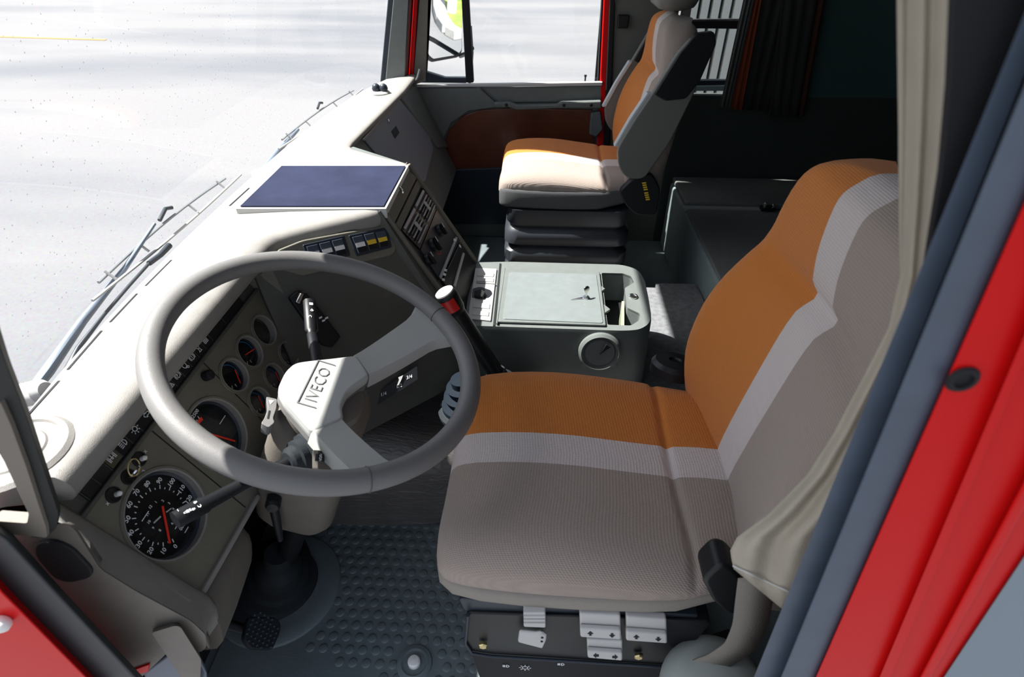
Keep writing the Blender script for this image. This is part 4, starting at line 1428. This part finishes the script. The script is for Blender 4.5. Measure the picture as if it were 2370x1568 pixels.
HS = -.115
P0, P1, P2 = stalkp((700, 1052), HS), stalkp((560, 1122), HS + .004), stalkp((405, 1205), HS + .01)
b0 = lathe('stalk_gaiter', [(.030, 0), (.028, .014), (.024, .016), (.024, .026), (.019, .028), (.018, .036), (.013, .04)], stalkp((722, 1040), HS), (P1 - P0), RUB, cl_, n=20)
s1 = tube('indicator_stalk', [P0, P0.lerp(P1, .5), P1, P1.lerp(P2, .55), P1.lerp(P2, .6), P2], [.0075, .0085, .0095, .0105, .0125, .0125], BLK, cl_, n=8, flat=.75, ref=WNN)
SP = Pl(P2 + WNN * .0095, (P2 - P1), WNN.cross(P2 - P1))
SP.N = WNN
L = (P2 - P1).length
for k_, q in (('head', (437, 1182)), ('bolt', (412, 1182)), ('arrow', (430, 1186)), ('lamp', (452, 1162)), ('fork', (462, 1170)), ('lamp', (448, 1178))):
    u, v = SP.px(q)
    icon(k_, u, v, P=SP, h=.0004, s=.42, parent=s1, name='printed_symbol')
Q0, Q1, Q2 = stalkp((742, 880), HS), stalkp((722, 775), HS), stalkp((716, 698), HS + .004)
s2 = tube('wiper_stalk', [Q0, Q0.lerp(Q1, .5), Q1, Q1.lerp(Q2, .05), Q1.lerp(Q2, .12), Q2], [.010, .010, .009, .0075, .0115, .0115], BLK, cl_, n=8, flat=.75, ref=WNN)
SP2 = Pl(Q2 + WNN * .0088, WNN.cross(Q2 - Q1), (Q2 - Q1))
SP2.N = WNN
for k_, q in (('grid', (720, 703)), ('wiper', (722, 717)), ('fork', (718, 731))):
    u, v = SP2.px(q)
    icon(k_, u, v, P=SP2, h=.0004, s=.6, parent=s2, name='printed_symbol')
hz = slab('hazard_switch', roundpoly([stalkp(p, -.085) for p in ((616, 918), (642, 924), (640, 945), (632, 968), (636, 978), (622, 990), (604, 980), (612, 968), (620, 945))], .003), -WNN * .02, WHEEL, cl_, bevel=.002)
HZP = Pl(wp(0, 0, -.085), E2, E1); HZP.N = WNN
HZP.pslab('hazard_mark', [(622, 926), (634, 928), (626, 936)], 0, .0006, WHITE, hz)
HZP.pslab('hazard_print', [(622, 950), (626, 951), (622, 970), (618, 969)], 0, .0006, BLKM, hz)
BP_ = Pl(wp(.08, 0, -.16), E2, -WNN); BP_.N = (E1 + WNN * .35).normalized()
rs_ = slab('switch_block', roundpoly([onp(p, wp(.075, -.03, -.165), E1 + WNN * .4) for p in ((722, 1042), (762, 1048), (768, 1072), (752, 1088), (722, 1088))], .004), (E1 + WNN * .4) * .008, TRIM, cl_, bevel=.003)
slab('dimmer_button', [onp(p, wp(.084, -.03, -.162), E1 + WNN * .4) for p in ((730, 1050), (752, 1052), (750, 1070), (728, 1068))], (E1 + WNN * .4) * .004, BLK, rs_, bevel=.001)
DMP = Pl(wp(.088, -.03, -.160), E2, E1 * .4 - WNN); DMP.N = (E1 + WNN * .4).normalized()
u, v = DMP.px((740, 1060))
icon('sun', u, v, P=DMP, h=.001, s=.7, parent=rs_, name='printed_symbol')
lpv = [ony(p, .545) for p in ((632, 1168), (636, 1185), (642, 1215), (649, 1250))]
lathe('lever_pivot', [(.012, -.02), (.012, .004), (.009, .009), (0, .010)], lpv[0], (.25, -1, .1), BLK, cl_, n=20)
tube('adjust_lever', lpv, [.008, .0075, .007, .005], BLK, cl_, n=10)

# ================================================================ pedal
pd = thing('clutch_pedal', 'black rubber foot pedal with a ribbed pad beside the column boot', 'pedal', (-.56, .53, .0))
pp = Pl(onz((600, 1470), .10), (0, 1, 0), (.55, 0, -.84))
if pp.N.x < 0: pp.N = -pp.N
pq = [pp.px(q) for q in ((566, 1432), (628, 1432), (642, 1446), (640, 1468), (622, 1508), (572, 1506), (555, 1484))]
pad = pp.slab('pedal_pad', [(a, b) for a, b in [(v_.x, v_.y) for v_ in roundpoly(pq, .008)]], 0, .012, RUB, pd, bevel=.003)
us = [a for a, b in pq]; vs_ = [b for a, b in pq]
for i in range(1, 8):
    for j in range(1, 8):
        u = min(us) + (max(us) - min(us)) * i / 8
        v = min(vs_) + (max(vs_) - min(vs_)) * j / 8
        if (i in (1, 7) and j in (1, 7, 6)):
            continue
        pp.slab('pad_rib', [(u - .0022, v), (u, v - .0022), (u + .0022, v), (u, v + .0022)], .012, .0138, SEAL, pad)
tube('pedal_arm', [pp.p(sum(us) / 7, sum(vs_) / 7, 0), pp.p(sum(us) / 7, min(vs_) - .05, -.05), V((-.64, .55, .01))], .009, BLK, pd, n=10)

# ================================================================ gear lever
k0, k1 = ony((1028, 676), .99), ony((1150, 868), .99)
ax = (k0 - k1).normalized()
gl = thing('gear_lever', 'tall black gear lever with a white-topped knob and red label', 'gear lever', k1)
tube('shaft', [k1 - ax * .03, k0 - ax * .02], [.020, .018], BLK, gl, n=16)
kn = lathe('knob', [(.019, -.055), (.0225, -.045), (.0235, -.01), (.021, -.002)], k0, ax, BLK, gl, n=28)
lathe('knob_cap', [(.021, -.003), (.0205, .001), (.017, .003), (0, .0036)], k0, ax, WHITEK, kn, n=28)
side = V((-.1, -1, .0)); side = (side - ax * side.dot(ax)).normalized(); tng = ax.cross(side)
vs, fs = [], []
for i in range(9):
    a = math.radians(-52 + 104 * i / 8)
    d_ = side * math.cos(a) + tng * math.sin(a)
    vs += [k0 + d_ * .0242 - ax * .012, k0 + d_ * .0242 - ax * .042]
for i in range(8):
    fs.append((2 * i, 2 * i + 1, 2 * i + 3, 2 * i + 2))
rl = mesh('red_label', vs, fs, REDL, kn)
gb = k1
lathe('boot', [(.072, -.10), (.070, -.085), (.055, -.075), (.058, -.06), (.045, -.05), (.047, -.036), (.036, -.026), (.038, -.014), (.026, -.004), (.022, .012)], gb, ax * .6 + V((0, 0, .8)), RUB, gl, n=36)
gs = thing('shifter_boot', 'blue-black ribbed rubber boot on the engine cover behind the wheel rim', 'rubber boot', ony((1075, 900), .93))
lathe('boot_bellows', [(.062, -.06), (.060, -.035), (.046, -.03), (.050, -.012), (.036, -.008), (.040, .010), (.026, .014), (.026, .03), (0, .032)], gs.location, (-.15, 0, 1), mat('shifter_rubber', (.008, .013, .02), .7, spec=.08), gs, n=36)
lathe('boot_rim', [(.072, -.062), (.072, -.052), (.064, -.046), (.055, -.046)], gs.location, (-.15, 0, 1), RUB, gs, n=36)

# ================================================================ centre console
cs = thing('centre_console', 'grey centre console box with lid and cup recess between the seats', 'console', (.08, 1.25, .18))
CZ = .40
CP = Pl((0, 0, CZ), (1, 0, 0), (0, -1, 0)); CP.N = V((0, 0, 1))
outer = [CP.px(q) for q in ((1092, 608), (1180, 606), (1440, 613), (1476, 624), (1492, 648), (1501, 690), (1508, 735), (1500, 752), (1478, 764), (1440, 766), (1090, 754), (1075, 750))]
outer = [(p.x, p.y) for p in roundpoly(outer, .02)]
hole = [CP.px(q) for q in ((1392, 632), (1442, 633), (1461, 640), (1468, 654), (1446, 667), (1451, 712), (1481, 726), (1479, 742), (1460, 754), (1406, 752))]
hole = [(p.x, p.y) for p in roundpoly(hole, .006)]
CP.holed('console_top', outer, [hole], 0, TEAL, cs, thick=.006)
slab('cup_recess_floor', [CP.p(u, v, -.09) for u, v in hole], (0, 0, -.004), BLKM, cs)
n = len(hole)
vs = [CP.p(u, v, -.003) for u, v in hole] + [CP.p(u, v, -.09) for u, v in hole]
mesh('cup_recess_wall', vs, [(i, (i + 1) % n, n + (i + 1) % n, n + i) for i in range(n)], TEAL, cs)
slab('recess_divider', [CP.p(*CP.px(q), -.01) for q in ((1440, 690), (1446, 690), (1446, 752), (1438, 752))], (0, 0, -.075), mat('divider_green', (.25, .29, .2), .5), cs)
# outer walls flare out towards the floor
secs = []
cx, cy = sum(p[0] for p in outer) / len(outer), sum(p[1] for p in outer) / len(outer)
for h, k in ((-.001, 1.0), (-.012, 1.012), (-.12, 1.03), (-.214, 1.045)):
    secs.append([CP.p(cx + (u - cx) * k + 0, cy + (v - cy) * k, h) for u, v in outer])
loft('console_body', secs, mat('console_plastic', (.10, .115, .11), .5, bump=.25, bscale=800), cs, cap=False, ang=60)
lid = CP.pslab('lid', [(1166, 622), (1388, 628), (1403, 752), (1152, 744)], .001, .008, TEAL, cs, bevel=.003)
lidm = CP.pslab('lid_panel', [(1178, 630), (1380, 634), (1396, 748), (1163, 738)], .008, .010, mat('lid_grey', (.155, .175, .175), .24, var=.05), lid, bevel=.002, rnd=.008)
CP.pslab('lid_rib', [(1148, 746), (1152, 748), (1170, 620), (1166, 618)], .0, .009, TEAL, cs, bevel=.002)
CP.pslab('joint', [(1141, 754), (1146, 754), (1160, 610), (1156, 610)], .0, .002, BLKM, cs)
for q in (((1388, 660), (1400, 668), (1390, 676)), ((1398, 705), (1412, 716), (1400, 724))):
    CP.pslab('lid_tongue', q, .0, .006, TEAL, lid)
u, v = CP.px((1466, 685), .004)
lathe('console_lock', [(.012, 0), (.012, .004), (.009, .005), (.008, .003), (0, .003)], CP.p(u, v, 0), (0, 0, 1), CHROME, cs, n=24)
fb2 = CP.pslab('switch_block', [(1100, 620), (1150, 622), (1136, 742), (1082, 736)], 0, .005, LGREY, cs, bevel=.002)
for kx in ([(1104, 630), (1144, 632), (1142, 640), (1103, 638)], [(1103, 642), (1143, 644), (1142, 652), (1102, 650)], [(1095, 700), (1134, 703), (1133, 714), (1094, 711)], [(1094, 718), (1132, 721), (1131, 731), (1092, 728)]):
    CP.pslab('blank_button', kx, .005, .0075, LGREY, fb2, bevel=.001)
CP.pslab('joint_line', [(1102, 654), (1148, 657), (1147, 659), (1102, 656)], .005, .0054, DARK, fb2)
ro = CP.pslab('rocker_recess', [(1094, 668), (1112, 664), (1136, 672), (1140, 680), (1130, 690), (1092, 689)], .005, .006, BLK, fb2, rnd=.006)
CP.pslab('rocker', [(1098, 672), (1114, 668), (1124, 676), (1118, 686), (1098, 684)], .006, .016, BLKM, ro, bevel=.003)
# round vent on the near flank
fy = ony((1390, 812), 1.09).y
vc = ony((1388, 815), 1.087)
rv = lathe('flank_vent', [(.052, -.01), (.052, .004), (.046, .009), (.041, .004), (.038, .002), (.036, .006), (0, .006)], vc, (0, -1, .12), TEAL, cs, n=40)
slab('vent_shroud', [ony(p, 1.092) for p in ((1348, 850), (1346, 820), (1356, 795), (1372, 784), (1400, 780), (1420, 792), (1428, 815), (1428, 850))], (0, .03, 0), TEAL, cs, bevel=.003)
slab('vent_notch', [vc + V((x, -.0085, z)) for x, z in ((0, -.002), (.013, .030), (.024, .022))], (0, .003, 0), BLKM, rv)

ky = thing('lid_key', 'small metal key standing in the console lid lock', 'key', CP.p(*CP.px((1358, 688), .01), .01))
u, v = CP.px((1356, 690), .01)
lathe('lock_barrel', [(.009, 0), (.009, .003), (0, .0035)], CP.p(u, v, .010), (0, 0, 1), CHROME, ky, n=18)
slab('key_blade', [CP.p(u - .002, v, .012), CP.p(u + .002, v, .012), CP.p(u + .003, v - .001, .03), CP.p(u - .003, v - .001, .03)], (0, -.002, 0), CHROME, ky)
lathe('key_bow', [(.009, -.001), (.009, .001), (.0085, .0012), (0, .0012)], CP.p(u, v, .036), (.6, -.8, .2), CHROME, ky, n=20)
slab('key_tag', [CP.p(u - .04, v + .012, .0105), CP.p(u - .006, v - .003, .0105), CP.p(u - .002, v + .006, .0105)], (0, 0, .0015), CHROME, ky)

ik = thing('tachograph_key', 'brass key with round bow turned in the tachograph lock', 'key', CL.p(.455, .057))
kd = (CL.N + V((0, -.25, .45))).normalized()
slab('key_blade', [CL.p(.4535, .057), CL.p(.4565, .057), CL.p(.4565, .057) + kd * .024, CL.p(.4535, .057) + kd * .024], CL.D * .0015, BRASS, ik)
lathe('key_bow', [(.009, -.001), (.009, .001), (.0085, .0012), (0, .0012)], CL.p(.455, .057) + kd * .030, kd.cross(V((0, 1, 0))), CHROME, ik, n=20)
tube('key_ring', [CL.p(.455, .057) + kd * .032 + V((.0, .010 * math.cos(t), .012 * math.sin(t) + .006)) for t in [2 * math.pi * i / 20 for i in range(20)]], .001, BRASS, ik, n=6, closed=True)

# ================================================================ rear bench
bn = thing('storage_bench', 'dark grey storage bench with hinged lid behind the passenger seat', 'bench', (.9, 1.6, 0))
box('bench_body', .565, 1.3, .60, 2.34, 0, .29, BENCHF, bn, bevel=.012)
box('bench_lid', .57, 1.28, 2.065, 2.335, .291, .315, BENCHM, bn, bevel=.008)['label'] = 'dark raised lid'
box('seat_board', .57, 1.28, .62, 2.035, .291, .302, BENCHM, bn, bevel=.006)
box('edge_strip', .56, .86, 2.035, 2.062, .291, .305, mat('strip_grey', (.3, .33, .33), .4), bn, bevel=.003)
lt = box('latch', .845, .90, 2.02, 2.05, .303, .318, BLK, bn, bevel=.004)
lathe('latch_pin', [(.008, 0), (.008, .012), (.004, .016)], (.86, 2.035, .318), (0, 0, 1), CHROME, lt, n=14)
lathe('latch_pin', [(.006, 0), (.006, .01), (.003, .013)], (.888, 2.03, .318), (0, 0, 1), CHROME, lt, n=14)

# grey curtain with an orange edge by the rear side window
rcu = thing('rear_curtain', 'grey curtain with an orange stripe hanging beside the rear side window', 'curtain', (.72, 2.3, .6))


def folded(name, a0, a1, b0, b1, mt, parent, n=14, amp=.006):
    secs_ = []
    for i in range(8):
        t = i / 7
        A, B = a0.lerp(b0, t), a1.lerp(b1, t)
        secs_.append([A.lerp(B, k / n) + V((0, amp * math.sin(k * 1.4), 0)) for k in range(n + 1)])
    o = loft(name, secs_, mt, parent, cap=False, loop=False, ang=80)
    sd = o.modifiers.new('thick', 'SOLIDIFY')
    sd.thickness = .003
    return o


cloth_dk = mat('curtain_dark_grey', (.09, .095, .09), .9, bump=.3)
cloth_or = mat('curtain_orange', (.22, .04, .012), .9, bump=.3)
CY = 2.29
folded('grey_panel', ony((1764, -200), CY), ony((1790, -200), CY), ony((1666, 246), CY), ony((1690, 250), CY), cloth_dk, rcu)
folded('orange_panel', ony((1790, -200), CY), ony((1798, -200), CY), ony((1690, 250), CY), ony((1716, 255), CY), cloth_or, rcu, n=8)
folded('dark_panel', ony((1798, -200), CY), ony((1900, -200), CY), ony((1716, 255), CY), ony((1780, 258), CY), mat('curtain_black', (.02, .02, .02), .9), rcu)
rc2 = thing('rear_curtain', 'dark curtain with a faint orange edge hung further back', 'curtain', (1.0, 2.3, .6))
folded('dark_panel', ony((1820, -100), CY - .02), ony((1910, -100), CY - .02), ony((1780, 270), CY - .02), ony((1846, 270), CY - .02), mat('curtain_black', (.02, .02, .02), .9), rc2)
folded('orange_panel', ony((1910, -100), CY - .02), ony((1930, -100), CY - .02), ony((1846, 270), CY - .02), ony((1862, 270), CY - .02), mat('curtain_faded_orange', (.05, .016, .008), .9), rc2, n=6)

# ================================================================ wipers
def wiper(name, label, arm, blade, x0, extra=False):
    A = [onx(p, x0) for p in arm]
    B = [onx(p, x0 + .004) for p in blade]
    t = thing(name, label, 'wiper', A[0], 'windscreen wipers')
    tube('wiper_arm', A, [.008, .009, .007, .0045, .003][:len(A)] + [.003] * max(0, len(A) - 5), mat('wiper_blue_grey', (.16, .2, .26), .4), t, n=8)
    d = (B[1] - B[0])
    tube('blade_rubber', [B[0].lerp(B[1], i / 10) + V((.006, 0, .02 * math.sin(math.pi * i / 10) * -.3)) for i in range(11)], .0028, LGREY, t, n=6)
    spine = tube('blade_yoke', [B[0].lerp(B[1], s) + V((-.01, 0, .012 * math.sin(math.pi * s) + .004)) for s in [.08 + .84 * i / 10 for i in range(11)]], .003, mat('wiper_steel', (.25, .27, .29), .4), t, n=6)
    for s in (.12, .3, .62, .85):
        c = B[0].lerp(B[1], s)
        tube('yoke_claw', [c + V((-.01, 0, .016)), c + V((.004, 0, 0))], .0025, LGREY, t, n=6)
    c = B[0].lerp(B[1], .47)
    tube('arm_hook', [c + V((-.014, -.012, .024)), c + V((-.016, .02, .034)), c + V((-.012, .035, .03))], .004, BLUEBLK, t, n=8)
    lathe('arm_pivot', [(.018, -.01), (.018, .02), (.012, .03), (0, .032)], A[0], (1, 0, .3), LGREY, t, n=18)
    return t


wiper('windscreen_wiper', 'long windscreen wiper resting low on the glass ahead of the steering wheel', [(70, 912), (110, 860), (190, 745), (290, 620), (358, 518)], [(206, 696), (552, 404)], -.735)
wiper('windscreen_wiper', 'windscreen wiper on the passenger half beyond the dashboard mat', [(600, 408), (622, 380), (642, 352), (690, 300)], [(640, 345), (836, 206)], -.725)
wj = thing('wiper_shadow_rod', 'dark bent rod standing in for the shadow of the near wiper at the foot of the windscreen', 'wiper shadow', onx((170, 850), -.712))  # no real linkage: dark rod imitates the shadow cast by the near wiper
tube('rod', [onx(p, -.712) for p in ((128, 905), (165, 838), (182, 805), (240, 730), (300, 660), (345, 610))], [.0045, .0045, .004, .0028, .0028, .0028], BLUEBLK, wj, n=8)
tube('rod_end', [onx(p, -.712) for p in ((345, 610), (372, 590), (392, 568))], [.005, .005, .006], BLUEBLK, wj, n=8)

# ================================================================ outside mirror with its reflection of a kerb and lawn
MY = 2.72
mc = ony((1030, 70), MY)
vd = (mc - CAM).normalized()
rd = V((.95, .10, -.30)).normalized()
mn = (rd - vd).normalized()
mr_ = thing('door_mirror', 'tall grey-framed outside mirror beyond the quarter window reflecting a lawn', 'mirror', mc)
pxs = ((986, -330), (1078, -330), (1070, 122), (1060, 134), (1000, 145), (988, 135), (984, 100))
fr3 = roundpoly([onp(p, mc, mn) for p in pxs], .01)
slab('mirror_housing', fr3, -mn * .03, mat('mirror_housing_grey', (.12, .11, .12), .5), mr_, bevel=.006)
cen = sum(fr3, V()) / len(fr3)
slab('mirror_glass', [p + (cen - p).normalized() * .016 + mn * .001 for p in fr3], mn * .002, mat('mirror_silver', (.9, .92, .92), .01, metal=1), mr_)
tube('mirror_arm', [onp((1062, 128), mc, mn) + mn * .01, ony((1086, 122), MY - .04), ony((1092, 112), MY - .2)], .010, BLUEBLK, mr_, n=10)
tube('mirror_tube', [ony((1086, 190), MY - .16), ony((1090, 122), MY - .18), ony((1086, 60), MY - .18)], .011, BLUEBLK, mr_, n=10)


def refl(q):
    P = onp(q, mc, mn)
    d = (P - CAM).normalized()
    r_ = d - mn * 2 * d.dot(mn)
    return P + r_ * ((GZ - P.z) / r_.z)


lawnpx = [(1072, 90), (1050, 78), (1036, 58), (1029, 35), (1027, 0), (1022, -120), (1020, -260), (1076, -260)]
lw = [refl(q) for q in lawnpx]
lawn = slab('lawn', [p + V((0, 0, .02)) for p in lw], (0, 0, .06), mat('lawn_grass', (.19, .28, .05), .9, var=.35, vscale=5, bump=.6, bscale=60))
tag(lawn, 'patch of bright green lawn behind the kerb, seen in the door mirror', 'lawn')
kb = thing('kerb', 'curved pale concrete kerb edging the lawn, seen in the door mirror', 'kerb', lw[2])
for a, b in zip(lw[:6], lw[1:7]):
    d = (b - a).normalized()
    nn = V((-d.y, d.x, 0)) * .18
    if nn.dot((a + b) / 2 - sum(lw, V()) / len(lw)) < 0:
        nn = -nn
    slab('kerb_stone', [a, b, b + nn, a + nn], (0, 0, .12), mat('kerb_concrete', (.42, .42, .40), .9, var=.1), kb, bevel=.01)
bo = refl((1043, 42))
bo.z += .085
bd = thing('bollard', 'short white bollard standing on the lawn, seen in the door mirror', 'bollard', bo)
lathe('post', [(.07, 0), (.07, .75), (.05, .82), (0, .84)], bo, (0, 0, 1), WHITEK, bd, n=20)
lathe('post_band', [(.074, .55), (.074, .62)], bo, (0, 0, 1), LGREY, bd, n=20)

print('studs', cnt, 'objects', len(bpy.data.objects))
